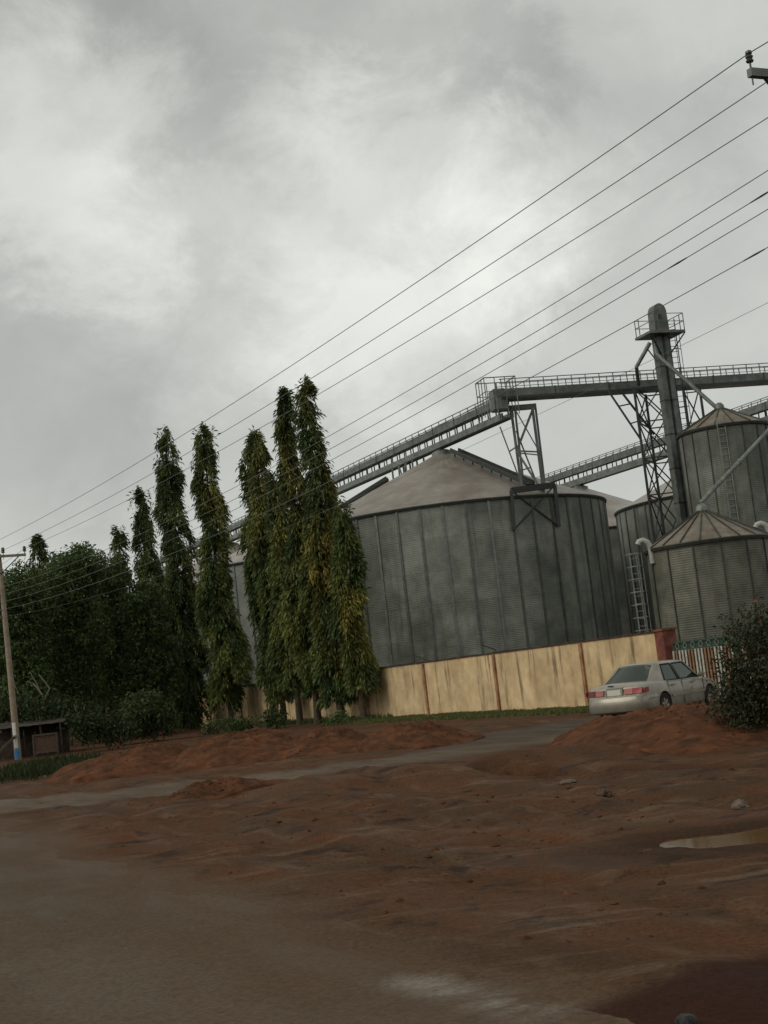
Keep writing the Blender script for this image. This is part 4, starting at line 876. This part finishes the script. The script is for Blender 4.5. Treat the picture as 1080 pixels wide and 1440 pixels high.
# ------------------------------------------------------------------ poles and wires
def insulator(mb, p, s=1.0):
    mb.lathe([(.015, -.16), (.015, 0), (.05, .0), (.058, .02), (.035, .045), (.056, .07), (.056, .085), (.034, .105), (.05, .13), (.045, .16), (.02, .175), (.0, .176)], Vector(p), 12) if s == 1.0 else mb.lathe([(r_ * s, z_ * s) for r_, z_ in [(.015, -.1), (.015, 0), (.05, .0), (.062, .02), (.045, .05), (.062, .08), (.045, .11), (.055, .14), (.04, .17), (.0, .176)]], Vector(p), 12)
def pole(base, z, arm_z, half, label, group, ins, lvz, lean=(0, 0)):
    t = empty('utility_pole', (base.x, base.y, base.z), 0, label, 'utility pole', group)
    MB().tube([(0, 0, -.3), (lean[0] * .5, lean[1] * .5, z * .5), (lean[0], lean[1], z)], [.17, .135, .105], 14).build('pole_shaft', M_['concrete'], t, smooth=True)
    a = N_ * half; L0 = Vector((lean[0], lean[1], 0)) * (arm_z / z)
    f = -D_ * .15
    MB().beam(L0 + f - a + Vector((0, 0, arm_z)), L0 + f + a + Vector((0, 0, arm_z)), .10, .12).build('crossarm', M_['concrete'] if half > 1.15 else M_['steel'], t)
    for s in (-1, 1): MB().beam(L0 + f + a * s * .72 + Vector((0, 0, arm_z - .06)), L0 + f * .7 + Vector((0, 0, arm_z - .85)), .05).build('arm_brace', M_['steel_dark'], t)
    tops = []
    for u in ins:
        p = L0 + f + N_ * (u * half * .96) + Vector((0, 0, arm_z + .16)); mb = MB(); insulator(mb, p, 1.5 if half > 1.15 else 1.0); mb.tube([p + Vector((0, 0, -.34)), p], .012, 6); mb.build('insulator', M_['insul'], t, smooth=True); tops.append(Vector(base) + p + Vector((0, 0, .13)))
    lv_ = []
    for i, zz in enumerate(lvz):
        p = Vector((lean[0], lean[1], 0)) * (zz / z) - N_ * .16 + Vector((0, 0, zz)); mb = MB(); mb.tube([p - Vector((0, 0, .05)), p + Vector((0, 0, .05))], .04, 10); mb.beam(p + N_ * .16, p, .03); mb.build('spool_insulator', M_['insul'], t); lv_.append(Vector(base) + p)
    return t, tops, lv_
# near pole, its shaft just outside the frame at the right
pe = P(1052, 102, 19.4); nb_ = Vector((pe.x, pe.y, 0)) + N_ * 1.02 + D_ * .15; nb_.z = ground_z(nb_.x, nb_.y)
AZ = pe.z - nb_.z
lvp = [P(1148, y, nb_.y).z for y in (214, 243, 266, 318)] + [P(1148, 395, nb_.y).z]
poleA, topA, lvA = pole(nb_, AZ + .35, AZ, 1.0, 'near utility pole at the right edge, crossarm end and insulator at upper right', 'utility poles', (-1, 0, 1), lvp)
pf = P(-1, 788, 68.0); bx_ = P(25, 1055, 68.0); fb = Vector((bx_.x, 68.0, 0)); fb.z = ground_z(fb.x, fb.y)
lean = (pf.x - bx_.x + 0.0, 0)
AZ2 = P(34, 780, 68.3).z - fb.z
poleB, topB, lvB = pole(fb, AZ2 + .12, AZ2, 1.25, 'leaning concrete utility pole with posters at the left edge', 'utility poles', (-1, .15, 1), (8.2, 7.85, 7.5, 7.15, 6.8), lean)
# posters pasted round the pole's foot
def pole_wrap(z0, z1, a0, a1, mt, nm, r=.175):
    mb = MB(); mb.lathe([(r, z0), (r - .004, z1)], n=8, a0=a0, a1=a1); o = mb.build(nm, mt, poleB, smooth=True); o.location = (lean[0] * (z0 + z1) / 2 / AZ2, 0, 0)
pole_wrap(1.15, 1.75, -2.3, -1.2, M_['paper'], 'poster'); pole_wrap(.55, 1.0, -2.2, -1.1, M_['paper'], 'poster'); pole_wrap(.05, .5, -2.4, -.9, M_['paper_blue'], 'poster', .18)
# stay strut of the far pole
mb = MB(tuple(fb)); q0_ = P(21, 1036, 67.8); q1_ = P(-14, 1070, 67.2); mb.beam(q0_, q1_, .10); mb.build('stay_strut', M_['frame_pale'], poleB)
def wire(a, b, sag, label, r=.008, group='overhead wires', ext=True):
    pts = []
    d = b - a
    for i in range(41):
        u = i / 40; pts.append(a + d * u - Vector((0, 0, 4 * sag * u * (1 - u))))
    mb = MB(tuple(a)); mb.tube(pts, r, 6)
    if ext:                                                # the next span beyond the near pole
        e = a - Vector((d.x, d.y, 0)) * .6; mb.tube([a + (e - a) * (i / 12) - Vector((0, 0, 4 * sag * .5 * (i / 12) * (1 - i / 12))) for i in range(13)], r, 6)
        e2 = b + Vector((d.x, d.y, 0)) * .8; mb.tube([b + (e2 - b) * (i / 12) - Vector((0, 0, 4 * sag * .6 * (i / 12) * (1 - i / 12))) for i in range(13)], r, 6)
    o = solo('overhead_wire', mb, M_['wire'], label, 'wire', group); return o
for a, b, lab in zip(topA, topB, ('topmost overhead wire, tied to the insulator in the upper right corner', 'second overhead wire from the top', 'third overhead wire from the top')): wire(a, b, .5, lab)
ords = ('uppermost of the four lower wires', 'second of the four lower wires, knotted near the right edge', 'third of the four lower wires, thickened splice near the right edge', 'lowest of the four lower wires, crossing the elevator head')
for i in range(4):
    o = wire(lvA[i], lvB[i], .8, ords[i], .007)
    if i:
        u = (.0, .012, .05, .018)[i]; d = lvB[i] - lvA[i]; f = lambda u: d * u - Vector((0, 0, 4 * .8 * u * (1 - u)))
        MB().tube([f(u), f(u + .004), f(u + .009)], [.010, .016, .009], 8).build('splice', M_['steel_dark'], o)
wire(lvA[4], lvB[4], .8, 'faint lowest service wire crossing right of the elevator', .0035)

# ------------------------------------------------------------------ foliage
def leaf_mesh(name, base, dirs, L_, Wd, col, mt, fold=0.25, seed=0):
    r = np.random.default_rng(seed); n = len(base)
    d = dirs / np.linalg.norm(dirs, axis=1, keepdims=True); s = np.cross(d, r.normal(size=(n, 3))); s /= np.linalg.norm(s, axis=1, keepdims=True) + 1e-9; nn = np.cross(s, d)
    L_ = np.broadcast_to(L_, n)[:, None]; Wd = np.broadcast_to(Wd, n)[:, None]
    tip = base + d * L_ - np.array([0, 0, 1.0]) * L_ * .12; m = base + d * L_ * .45
    v = np.stack([base, m + s * Wd / 2 + nn * Wd * fold, tip, m - s * Wd / 2 + nn * Wd * fold], 1).reshape(-1, 3)
    k = np.arange(n) * 4; tri = np.stack([k, k + 1, k + 2, k, k + 2, k + 3], 1).reshape(-1)
    me = bpy.data.meshes.new(name); me.vertices.add(len(v)); me.vertices.foreach_set('co', v.ravel().astype(np.float32)); me.loops.add(len(tri)); me.loops.foreach_set('vertex_index', tri.astype(np.int32))
    me.polygons.add(len(tri) // 3); me.polygons.foreach_set('loop_start', (np.arange(len(tri) // 3) * 3).astype(np.int32)); me.polygons.foreach_set('loop_total', np.full(len(tri) // 3, 3, np.int32))
    me.update(); a = me.attributes.new('Col', 'FLOAT_COLOR', 'POINT'); c = np.repeat(np.concatenate([np.clip(col, 0, 1), np.ones((n, 1))], 1), 4, 0); a.data.foreach_set('color', c.ravel().astype(np.float32))
    me.materials.append(mt); return me
DARK = np.array([.040, .066, .024]); MIDG = np.array([.078, .115, .033]); OLIV = np.array([.165, .180, .045]); YEL = np.array([.27, .20, .045])
def mast_tree(tip, Y, prof, ybot, label, seed, n_cl, yellow=0.0, dark=0.0, base_z=None, trunk=.16, yband=(0.35, 0.75), ystrip=None):
    """tip: pixel of the top; prof: (fraction from the top, half width in px)"""
    r = np.random.default_rng(seed); T = P(tip[0], tip[1], Y); gz = ground_z(T.x, T.y); H = T.z - gz
    zb = P(tip[0] + (ybot - tip[1]) * .114, ybot, Y).z - gz; mpp = Y / FPX
    t = empty('mast_tree', (T.x, T.y, gz), 0, label, 'tree', 'weeping mast trees')
    f_, w_ = zip(*prof); 
    # clusters: drooping sprays on the shell
    fr_ = []
    while len(fr_) < n_cl:
        f = r.random(); 
        if r.random() < (np.interp(f, f_, w_) + 4) / (max(w_) + 4): fr_.append(f)
    fr_ = np.array(fr_); nb = max(30, n_cl // 17); fb_ = fr_[:nb]; ab = r.random(nb) * 2 * np.pi; zb_ = zb + (H - zb) * (1 - fb_)
    Rb = np.maximum(np.interp(fb_, f_, w_) * mpp * (.55 + .75 * fbm(ab * 1.6 + 11, zb_ * .9 + seed * 3.1, 3, seed, .6)) * (.78 + .36 * r.random(nb)) - .10, .03)
    pick = r.integers(0, nb, n_cl); q_ = r.random(n_cl) ** .8; core = r.random(n_cl) < .22
    ang_ = ab[pick] + r.normal(size=n_cl) * .16; fr_ = np.where(core, fr_, fb_[pick]); sl = np.clip((1 - fr_) * 1.2, .5, 1)
    z = np.where(core, zb + (H - zb) * (1 - fr_), zb_[pick] + .25 - q_ * 1.0 * np.clip(fr_ * 8, .3, 1)); z = np.clip(z, zb - .25, H)
    ang_ = np.where(core, r.random(n_cl) * 2 * np.pi, ang_); R = Rb[pick]
    rad = np.where(core, R * (.2 + .45 * r.random(n_cl)), R * (.62 + .42 * np.sqrt(q_)) * (.9 + .15 * r.random(n_cl)))
    wob = .22 * np.sin(z * .8 + seed) * np.clip((H - z) / H * 3, 0, 1)
    cen = np.stack([rad * np.cos(ang_) + wob, rad * np.sin(ang_), z], 1); outd = np.stack([np.cos(ang_), np.sin(ang_), 0 * z], 1)
    K = 12; B = []; Dd = []; Cc = []; Ll = []
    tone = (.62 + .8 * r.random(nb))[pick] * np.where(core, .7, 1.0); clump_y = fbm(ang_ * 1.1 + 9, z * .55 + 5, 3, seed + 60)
    ym = np.exp(-(((fr_ - np.mean(yband)) / (yband[1] - yband[0] + 1e-6)) ** 2) * 3.2)
    facing = np.clip(-outd[:, 1] * .6 + outd[:, 0] * .5 + .4, 0, 1)
    for k in range(K):
        b = cen + outd * (.03 * k) * r.random((n_cl, 1)) * 1.2 - np.array([0, 0, .055]) * k + r.normal(size=(n_cl, 3)) * .07
        dd = outd * (.45 + .5 * r.random((n_cl, 1))) + np.array([0, 0, -1.0]) * (.75 + .4 * r.random((n_cl, 1))) + r.normal(size=(n_cl, 3)) * .38
        up = fr_ < .03; dd[up, 2] += .9
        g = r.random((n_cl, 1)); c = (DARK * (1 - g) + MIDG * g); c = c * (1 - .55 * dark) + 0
        ol = np.clip((clump_y - .38) * 3, 0, 1)[:, None] * (1 - dark) * .8; c = c * (1 - ol) + OLIV * ol
        if yellow: yy = (np.clip((clump_y - .50 + .22 * ym) * 5, 0, 1) * ym * facing * yellow)[:, None] * (r.random((n_cl, 1)) < .75); c = c * (1 - yy) + (YEL * (.7 + .6 * r.random((n_cl, 1)))) * yy
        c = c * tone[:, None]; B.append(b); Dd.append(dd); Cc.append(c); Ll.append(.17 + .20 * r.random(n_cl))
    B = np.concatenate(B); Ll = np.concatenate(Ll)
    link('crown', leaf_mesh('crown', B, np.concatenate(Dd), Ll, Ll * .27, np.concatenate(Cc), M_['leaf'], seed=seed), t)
    MB().tube([(0, 0, -.2), (.03, 0, zb * .6), (0, 0, zb + (H - zb) * .5), (0, 0, H * .97)], [trunk * 1.25, trunk, trunk * .6, .02], 10).build('trunk', M_['bark'], t, smooth=True)
    return t
mast_tree((428, 533), 69.5, [(0, 1), (.03, 4), (.1, 7), (.2, 11), (.3, 14), (.4, 18), (.55, 26), (.75, 32), (.92, 33), (1, 22)], 962, 'tallest mast tree, yellowing on its lower right, before the largest silo', 11, 3300, yellow=.9, yband=(.25, .95), trunk=.19)
mast_tree((397, 547), 70.6, [(0, 1), (.03, 5), (.12, 8), (.25, 12), (.4, 13), (.6, 21), (.8, 24), (1, 16)], 950, 'second tall mast tree, its slim tip just left of the tallest', 12, 2300, yellow=.4, yband=(0, .6))
mast_tree((477, 697), 67.6, [(0, 2), (.06, 7), (.2, 13), (.45, 18), (.7, 19), (.9, 18), (1, 11)], 945, 'shorter mast tree at the right end of the row, against the largest silo', 13, 1600, yellow=.55, yband=(.3, .8))
mast_tree((385, 667), 73.5, [(0, 1), (.06, 6), (.2, 12), (.4, 18), (.7, 22), (.9, 21), (1, 14)], 955, 'low mast tree between the double-tipped one and the tallest pair', 14, 1800, yellow=.45, yband=(.1, .7))
mast_tree((357, 605), 77.0, [(0, 1), (.03, 9), (.1, 16), (.25, 15), (.45, 16), (.7, 18), (.9, 19), (1, 12)], 962, 'mast tree with a side shoot at its top, third tall one from the right', 15, 2300, yellow=.35, dark=.0, yband=(.0, .5))
mast_tree((345, 626), 77.9, [(0, 1), (.05, 8), (.2, 12), (.4, 13), (.7, 18), (1, 10)], 940, 'slim mast tree hugging the left of the one with a side shoot', 16, 1000, dark=.1)
mast_tree((284, 597), 84.5, [(0, 1), (.03, 9), (.1, 14), (.25, 16), (.45, 19), (.65, 22), (.85, 29), (.95, 29), (1, 18)], 978, 'slender mast tree standing clear against the pale silo, second tall one from the left', 17, 2900, dark=.1, yellow=.25, yband=(0, .5))
mast_tree((230, 599), 92.0, [(0, 1), (.03, 9), (.1, 15), (.25, 18), (.45, 21), (.65, 25), (.85, 30), (1, 18)], 1000, 'leftmost of the tall mast trees, dark with a drooping tip', 18, 3000, dark=.35)
mast_tree((197, 685), 98.0, [(0, 1), (.05, 8), (.2, 13), (.4, 18), (.7, 24), (1, 16)], 1000, 'half-height dark mast tree left of the leftmost tall one', 19, 2200, dark=.4)
mast_tree((165, 738), 104.0, [(0, 1), (.06, 7), (.2, 11), (.4, 16), (.7, 20), (1, 14)], 1000, 'small mast tree tip poking above the left thicket', 20, 1500, dark=.4)
mast_tree((52, 754), 92.0, [(0, 1), (.06, 6), (.2, 10), (.4, 15), (.7, 20), (1, 14)], 1000, 'far left mast tree tip above the thicket near the pole', 21, 1500, dark=.4)

def broad_tree(px, Y, lobes, label, seed, dens=330, name='broadleaf_tree', base=None, leaf=.24, tint=1.0, cat='tree', group='dark broadleaf trees at the left', trunk=.16, dark=DARK, mid_=MIDG, flowers=None):
    """lobes: (pixel x, pixel y, half width px, half height px)"""
    r = np.random.default_rng(seed); b0 = P(px, 1000, Y); gz = ground_z(b0.x, b0.y); O = Vector((b0.x, b0.y, gz)); t = empty(name, tuple(O), 0, label, cat, group)
    B = []; Dd = []; Cc = []; mpp = Y / FPX
    mb = MB(); 
    for li, (lx, ly, rw, rh) in enumerate(lobes):
        c = P(lx, ly, Y + r.uniform(-.6, .6)) - O; n = int(dens * (rw * mpp) * (rh * mpp) * 4); cl = max(8, n // 16)
        th = r.random(cl) * 2 * np.pi; cz = r.uniform(-1, 1, cl); rr = r.random(cl) ** .4; sh = np.sqrt(1 - cz ** 2); w = .72 + .55 * fbm(th * 1.3 + li, cz * 2.2 + 7, 3, seed + li)
        cc_ = np.stack([sh * np.cos(th) * rw * mpp, sh * np.sin(th) * rw * mpp * .9, cz * rh * mpp], 1) * (rr * w)[:, None] + np.array(c)
        cc_[:, 2] = np.maximum(cc_[:, 2], .12)
        tone = .7 + .7 * r.random(cl)
        for k in range(16):
            B.append(cc_ + r.normal(size=(cl, 3)) * .17); Dd.append(r.normal(size=(cl, 3)) * .8 + np.array([0, 0, -.25])); g = r.random((cl, 1)); Cc.append((dark * (1 - g) + mid_ * g) * tone[:, None] * tint)
        if trunk: mb.tube([(0, 0, -.1), (c.x * .25, c.y * .25, max(.4, c.z * .45)), tuple(c)], [trunk, trunk * .6, trunk * .15], 7)
    B = np.concatenate(B); Ls = leaf * (.7 + .6 * r.random(len(B)))
    link('crown', leaf_mesh('crown', B, np.concatenate(Dd), Ls, Ls * .45, np.concatenate(Cc), M_['leaf'], seed=seed), t)
    if trunk: mb.build('trunk', M_['bark'], t, smooth=True)
    if flowers:
        n = flowers[1]; sel = r.choice(len(B), n); link('flowers', leaf_mesh('flowers', B[sel] + r.normal(size=(n, 3)) * .05, r.normal(size=(n, 3)), .08, .07, np.tile(np.array(flowers[0]), (n, 1)) * (.6 + .6 * r.random((n, 1))), M_['leaf'], seed=seed + 1), t)['kind'] = 'stuff'
    return t
broad_tree(28, 80, [(28, 850, 48, 60), (20, 920, 45, 50), (40, 965, 40, 40)], 'dark broadleaf tree behind the leaning utility pole', 31)
broad_tree(95, 84, [(90, 835, 48, 50), (110, 800, 38, 32), (100, 900, 60, 50), (95, 960, 52, 42)], 'broadest dark tree crown of the left thicket', 32)
broad_tree(150, 88, [(150, 815, 34, 38), (160, 880, 48, 55), (165, 950, 50, 45)], 'dark tree of the thicket below the small mast tree tip', 33)
broad_tree(205, 86, [(205, 860, 32, 48), (215, 930, 45, 55), (190, 980, 40, 30)], 'dark bushy tree in front of the leftmost tall mast trees', 34)
broad_tree(10, 100, [(0, 860, 60, 60), (10, 940, 70, 60), (0, 1000, 70, 40)], 'dark tree at the far left edge behind the leaning pole', 44)
broad_tree(120, 100, [(110, 880, 60, 60), (120, 950, 70, 60), (130, 1000, 75, 35)], 'dark tree filling the back of the left thicket', 45)
broad_tree(200, 104, [(190, 930, 50, 60), (225, 960, 50, 60), (200, 1000, 60, 35)], 'dark tree at the back, behind the leftmost tall mast tree', 46)
broad_tree(30, 72, [(20, 1000, 40, 26), (60, 1005, 40, 24), (100, 1005, 36, 24)], 'dark low bush behind the roadside stall', 47, tint=.5, dens=420, name='shrub', cat='shrub', group='shrubs along the wall', trunk=.05, leaf=.2)
broad_tree(75, 96, [(85, 790, 16, 16), (112, 778, 14, 14), (62, 830, 35, 30)], 'small feathery crown showing above the left thicket', 35, trunk=.1)
SHG = np.array([.05, .075, .026]); SHM = np.array([.085, .115, .038])
broad_tree(215, 72, [(205, 995, 36, 25), (220, 1015, 32, 18), (195, 1020, 30, 14)], 'brighter green shrub at the foot of the leftmost mast trees', 36, dens=420, name='shrub', cat='shrub', group='shrubs along the wall', trunk=.05, dark=SHG * .7, mid_=SHM * .7, leaf=.2)
broad_tree(370, 70, [(383, 1008, 16, 14), (335, 1022, 22, 8)], 'low shrub against the wall between the middle mast trees', 37, tint=.7, dens=420, name='shrub', cat='shrub', group='shrubs along the wall', trunk=.05, leaf=.2)
broad_tree(280, 74, [(330, 1018, 14, 10), (296, 1026, 14, 7)], 'low shrub before the far yellow wall stretch', 38, dens=420, name='shrub', cat='shrub', group='shrubs along the wall', trunk=.05, dark=SHG, leaf=.2)
broad_tree(478, 66, [(478, 1012, 16, 12), (470, 1020, 20, 8)], 'small green shrub at the trunk of the tallest mast tree', 39, dens=420, name='shrub', cat='shrub', group='shrubs along the wall', trunk=.04, dark=SHG, leaf=.16)
broad_tree(150, 66, [(150, 1025, 40, 20), (120, 1018, 25, 20)], 'dark low thicket bush right of the roadside stall', 40, tint=.5, dens=420, name='shrub', cat='shrub', group='shrubs along the wall', trunk=.05, leaf=.2)
# roadside bush at the right, before the gate
broad_tree(1075, 26.5, [(1062, 908, 34, 34), (1084, 955, 52, 50), (1052, 985, 34, 40), (1078, 1015, 40, 34), (1036, 940, 18, 32), (1110, 900, 46, 50), (1042, 895, 14, 26), (1028, 968, 16, 18), (1070, 880, 18, 22), (1024, 1000, 14, 24), (1140, 980, 60, 60), (1040, 1035, 22, 16)], 'large dark leafy bush at the right edge hiding the car front', 41, dens=1500, name='roadside_bush', cat='bush', group=None, trunk=.05, leaf=.085, dark=np.array([.024, .029, .015]), mid_=np.array([.050, .056, .024]), flowers=((.22, .08, .05), 260))

def grass(name, spots, label, seed, n, hgt, w, c0, c1, mt='grass'):
    r = np.random.default_rng(seed); B = []
    for (x, y, rx, ry) in spots:
        k = int(n * rx * ry); a = r.random(k) * 6.283; q = np.sqrt(r.random(k)); X_ = x + np.cos(a) * q * rx; Y_ = y + np.sin(a) * q * ry
        keep = fbm(X_ * 1.3, Y_ * 1.3, 3, seed) > .36; X_, Y_ = X_[keep], Y_[keep]; B.append(np.stack([X_, Y_, height(X_, Y_) - .01], 1))
    B = np.concatenate(B); m = len(B); d = r.normal(size=(m, 3)) * .35; d[:, 2] = 1; g = r.random((m, 1)); L_ = hgt * (.5 + .8 * r.random(m))
    o = link(name, leaf_mesh(name, B, d, L_, w, c0 * (1 - g) + c1 * g, M_[mt], seed=seed)); return tag(o, label, 'grass', kind='stuff')
GA, GB = np.array([.07, .085, .028]), np.array([.125, .135, .045])
sp_ = []
for k in range(36):
    s = -3.5 + k * .62; p = wallp(s, -.9 - .2 * math.sin(k)); sp_.append((p.x, p.y, .7, .9)); p = wallp(s - .4, -2.2 - .5 * math.sin(k * 1.7)); sp_.append((p.x, p.y, .9, 1.0))
grass('grass', sp_, 'green grass strip growing along the foot of the yellow wall', 51, 420, .13, .04, GA, GB)
sp_ = [(wallp(18 + k * 2.2, -1.2).x, wallp(18 + k * 2.2, -1.2).y, 1.1, 1.3) for k in range(16)]
grass('grass', sp_, 'rough dark grass under the mast trees', 52, 160, .3, .05, DARK * 1.4, GA)
sp_ = [(P(x, 1060, y).x, y, 1.3, 2.0) for x, y in ((20, 50), (60, 48), (100, 47), (130, 50), (60, 54), (5, 46), (90, 53), (40, 45))]
grass('grass', sp_, 'tall weeds around the foot of the leaning utility pole', 53, 150, .45, .05, DARK * .6, GA * .45)

# ------------------------------------------------------------------ dead branches, stall, small things
def branch(label, pts_list, Y, r0):
    o = P(*pts_list[0][0], Y); gz = ground_z(o.x, o.y); mb = MB((o.x, o.y, gz))
    for pl_ in pts_list:
        q = [P(x, y, Y + .15 * i) for i, (x, y) in enumerate(pl_)]; mb.tube(q, [r0 * (1 - .6 * i / (len(q) - 1)) for i in range(len(q))], 7)
    solo('dead_branch', mb, M_['deadwood'], label, 'branch', 'bare pale branches', smooth=True)
branch('pale forked dead branch right of the leaning pole', [[(66, 1045), (64, 1005), (60, 980), (52, 962), (42, 945)], [(62, 985), (70, 968), (60, 955), (54, 948)], [(60, 978), (48, 962), (38, 958)]], 72.5, .05)
branch('thin pale bare stem at the edge of the thicket', [[(112, 1040), (109, 1010), (107, 985)], [(109, 1005), (104, 990)]], 71, .04)
branch('leaning pale dead limb just right of the pole', [[(44, 1035), (38, 995), (26, 975), (20, 962)], ], 72.5, .05)
sx = P(48, 1050, 70.2); so = Vector((sx.x, sx.y, ground_z(sx.x, sx.y))); sta = empty('roadside_stall', tuple(so), .08, 'dark ramshackle roadside stall beside the leaning utility pole', 'stall')
def sheet(nm, cx, cy, w, d, z0, z1, mt, n=14):
    vs_ = []; fs_ = []
    for i in range(n + 1):
        for j in (0, 1): vs_.append((cx - w / 2 + w * i / n, cy - d / 2 + d * j, (z0 if j == 0 else z1) + .025 * (i % 2)))
    for i in range(n): fs_.append((i * 2, i * 2 + 2, i * 2 + 3, i * 2 + 1))
    k = len(vs_); vs2 = vs_ + [(x, y, z - .02) for x, y, z in vs_]; fs2 = fs_ + [tuple(reversed([a + k for a in f])) for f in fs_]
    MB().add(vs2, fs2).build(nm, mt, sta)
sheet('tin_roof', -.3, 0, 3.9, 2.2, 1.50, 1.78, M_['tin'])
for x, y in ((-2.1, -1), (-.8, -1), (.55, -1), (1.5, -1), (-2.1, 1), (1.5, 1)): MB().beam((x, y, -.05), (x, y, 1.52 if y < 0 else 1.78), .09).build('post', M_['wood'], sta)
for k in range(7): MB().box((-2.0 + k * .55, .98, .02), .5, .03, 1.6).build('back_board', M_['wood'], sta)
for k in range(3): MB().box((-1.45, -.95, .15 + k * .27), 1.2, .03, .23).build('front_board', M_['wood'], sta)
bx0 = P(66, 1052, 68.3); bxo = empty('wooden_box', (bx0.x, bx0.y, ground_z(bx0.x, bx0.y)), .06, 'brown panelled box with pale frame in front of the stall', 'box')
MB().box((0, 0, .22), 1.06, .6, .82).build('carcass', M_['board'], bxo)
for x in (-.55, .55): MB().box((x, -.32, .0), .08, .05, 1.08).build('frame_stile', M_['frame_pale'], bxo)
for z in (.18, 1.0): MB().box((0, -.325, z), 1.02, .05, .08).build('frame_rail', M_['frame_pale'], bxo)
for x in (-.5, .5): MB().box((x, .25, 0), .07, .07, .22).build('leg', M_['frame_pale'], bxo)

def rock(px, py, size, label, mt, seed, cat='stone', flat=.55):
    g = G(px, py); gz = ground_z(g.x, g.y); r = random.Random(seed); bm = bmesh.new(); bmesh.ops.create_icosphere(bm, subdivisions=3, radius=1)
    off = Vector((seed * 3.1, seed * 1.7, 0))
    for v in bm.verts:
        d = v.co.normalized(); k = 1 + .45 * mnoise.noise(d * 1.3 + off) + .22 * mnoise.noise(d * 3.5 + off); v.co = Vector((d.x * size[0], d.y * size[1], d.z * size[2])) * k
    me = bpy.data.meshes.new('stone'); bm.to_mesh(me); bm.free(); me.materials.append(mt); me.shade_smooth(); me.set_sharp_from_angle(angle=math.radians(28))
    o = link('stone', me, None, (g.x, g.y, gz + size[2] * .35), r.random() * 3); return tag(o, label, cat, 'loose stones and rubble')
rock(800, 1106, (.17, .10, .035), 'flat pale rubble slab below the right earth heap', M_['rock_pale'], 3)
rock(1040, 1136, (.11, .10, .07), 'grey stone near the right edge above the puddle', M_['rock_pale'], 5)
rock(268, 1116, (.12, .10, .10), 'dark clod on top of the small heap by the side track', M_['soil'], 6)
rock(966, 1452, (.055, .05, .045), 'black round stone at the bottom edge on the dark red strip', M_['trim'], 9)
rock(850, 1122, (.12, .10, .07), 'brown stone below the right earth heap', M_['rock'], 10)
def litter(px, py, w, d, mt, label, name='litter', Y=None):
    g = G(px, py) if Y is None else P(px, py, Y); z = ground_z(g.x, g.y) + .006 if Y is None else g.z; mb = MB((g.x, g.y, z)); vs_ = []; fs_ = []
    for i in range(5):
        for j in range(4): vs_.append((g.x + (i / 4 - .5) * w, g.y + (j / 3 - .5) * d, z + .035 * abs(math.sin(i * 2.1 + j * 1.3)) + .004))
    for i in range(4):
        for j in range(3): a = i * 4 + j; fs_.append((a, a + 4, a + 5, a + 1))
    solo(name, mb, mt, label, 'litter')
litter(302, 1158, .16, .12, M_['litter'], 'scrap of white litter on the earth below the small heap')
litter(1015, 1022, .18, .2, M_['litter'], 'crumpled white scrap beside the right earth heap', Y=30.2)
# plastic bucket, red, half sunk by the bush
b = P(1009, 1006, 30.6); gz = b.z - .09; mb = MB((b.x, b.y, gz)); mb.lathe([(.0, 0), (.075, 0), (.10, .17), (.11, .17), (.105, .155), (.09, .02)], (b.x, b.y, gz), 16); mb.tube([(b.x - .1, b.y, gz + .17), (b.x - .06, b.y, gz + .2), (b.x, b.y, gz + .21), (b.x + .06, b.y, gz + .2), (b.x + .1, b.y, gz + .17)], .006, 5)
solo('plastic_bucket', mb, M_['orange'], 'small faded red plastic bucket between the earth heap and bush', 'bucket', smooth=True)

# loose clods spread over the worked earth: nobody could count them
r = np.random.default_rng(99); n = 5000; yy = 9 + 26 * r.random(n) ** 1.2; xx = (r.random(n) * 2 - 1) * (3 + yy * .33) + .5
keep = (road_off(xx, yy) > .6) & (fbm(xx * .7, yy * .7, 3, 5) > .47); xx, yy = xx[keep], yy[keep]; zz = height(xx, yy)
mv = np.concatenate([q[r.integers(0, len(q), 420)] for q in MV]); xx, yy, zz = np.concatenate([xx, mv[:, 0]]), np.concatenate([yy, mv[:, 1]]), np.concatenate([zz, mv[:, 2]]); n = len(xx)
sz = (.008 + .045 * r.random(n) ** 3.5)[:, None, None]; octa = np.array([[1, 0, 0], [0, 1, 0], [-1, 0, 0], [0, -1, 0], [0, 0, .5], [0, 0, -.6]]); v = octa[None] * sz * (.45 + 1.0 * r.random((n, 6, 1))) + np.stack([xx, yy, zz], 1)[:, None, :]
tri = np.array([[0, 1, 4], [1, 2, 4], [2, 3, 4], [3, 0, 4], [1, 0, 5], [2, 1, 5], [3, 2, 5], [0, 3, 5]])[None] + (np.arange(n) * 6)[:, None, None]
me = bpy.data.meshes.new('earth_clods'); me.from_pydata(v.reshape(-1, 3).tolist(), [], tri.reshape(-1, 3).tolist()); me.materials.append(M_['soil'])
tag(link('earth_clods', me), 'scattered small clods and pebbles on the red earth', 'clods', kind='stuff')
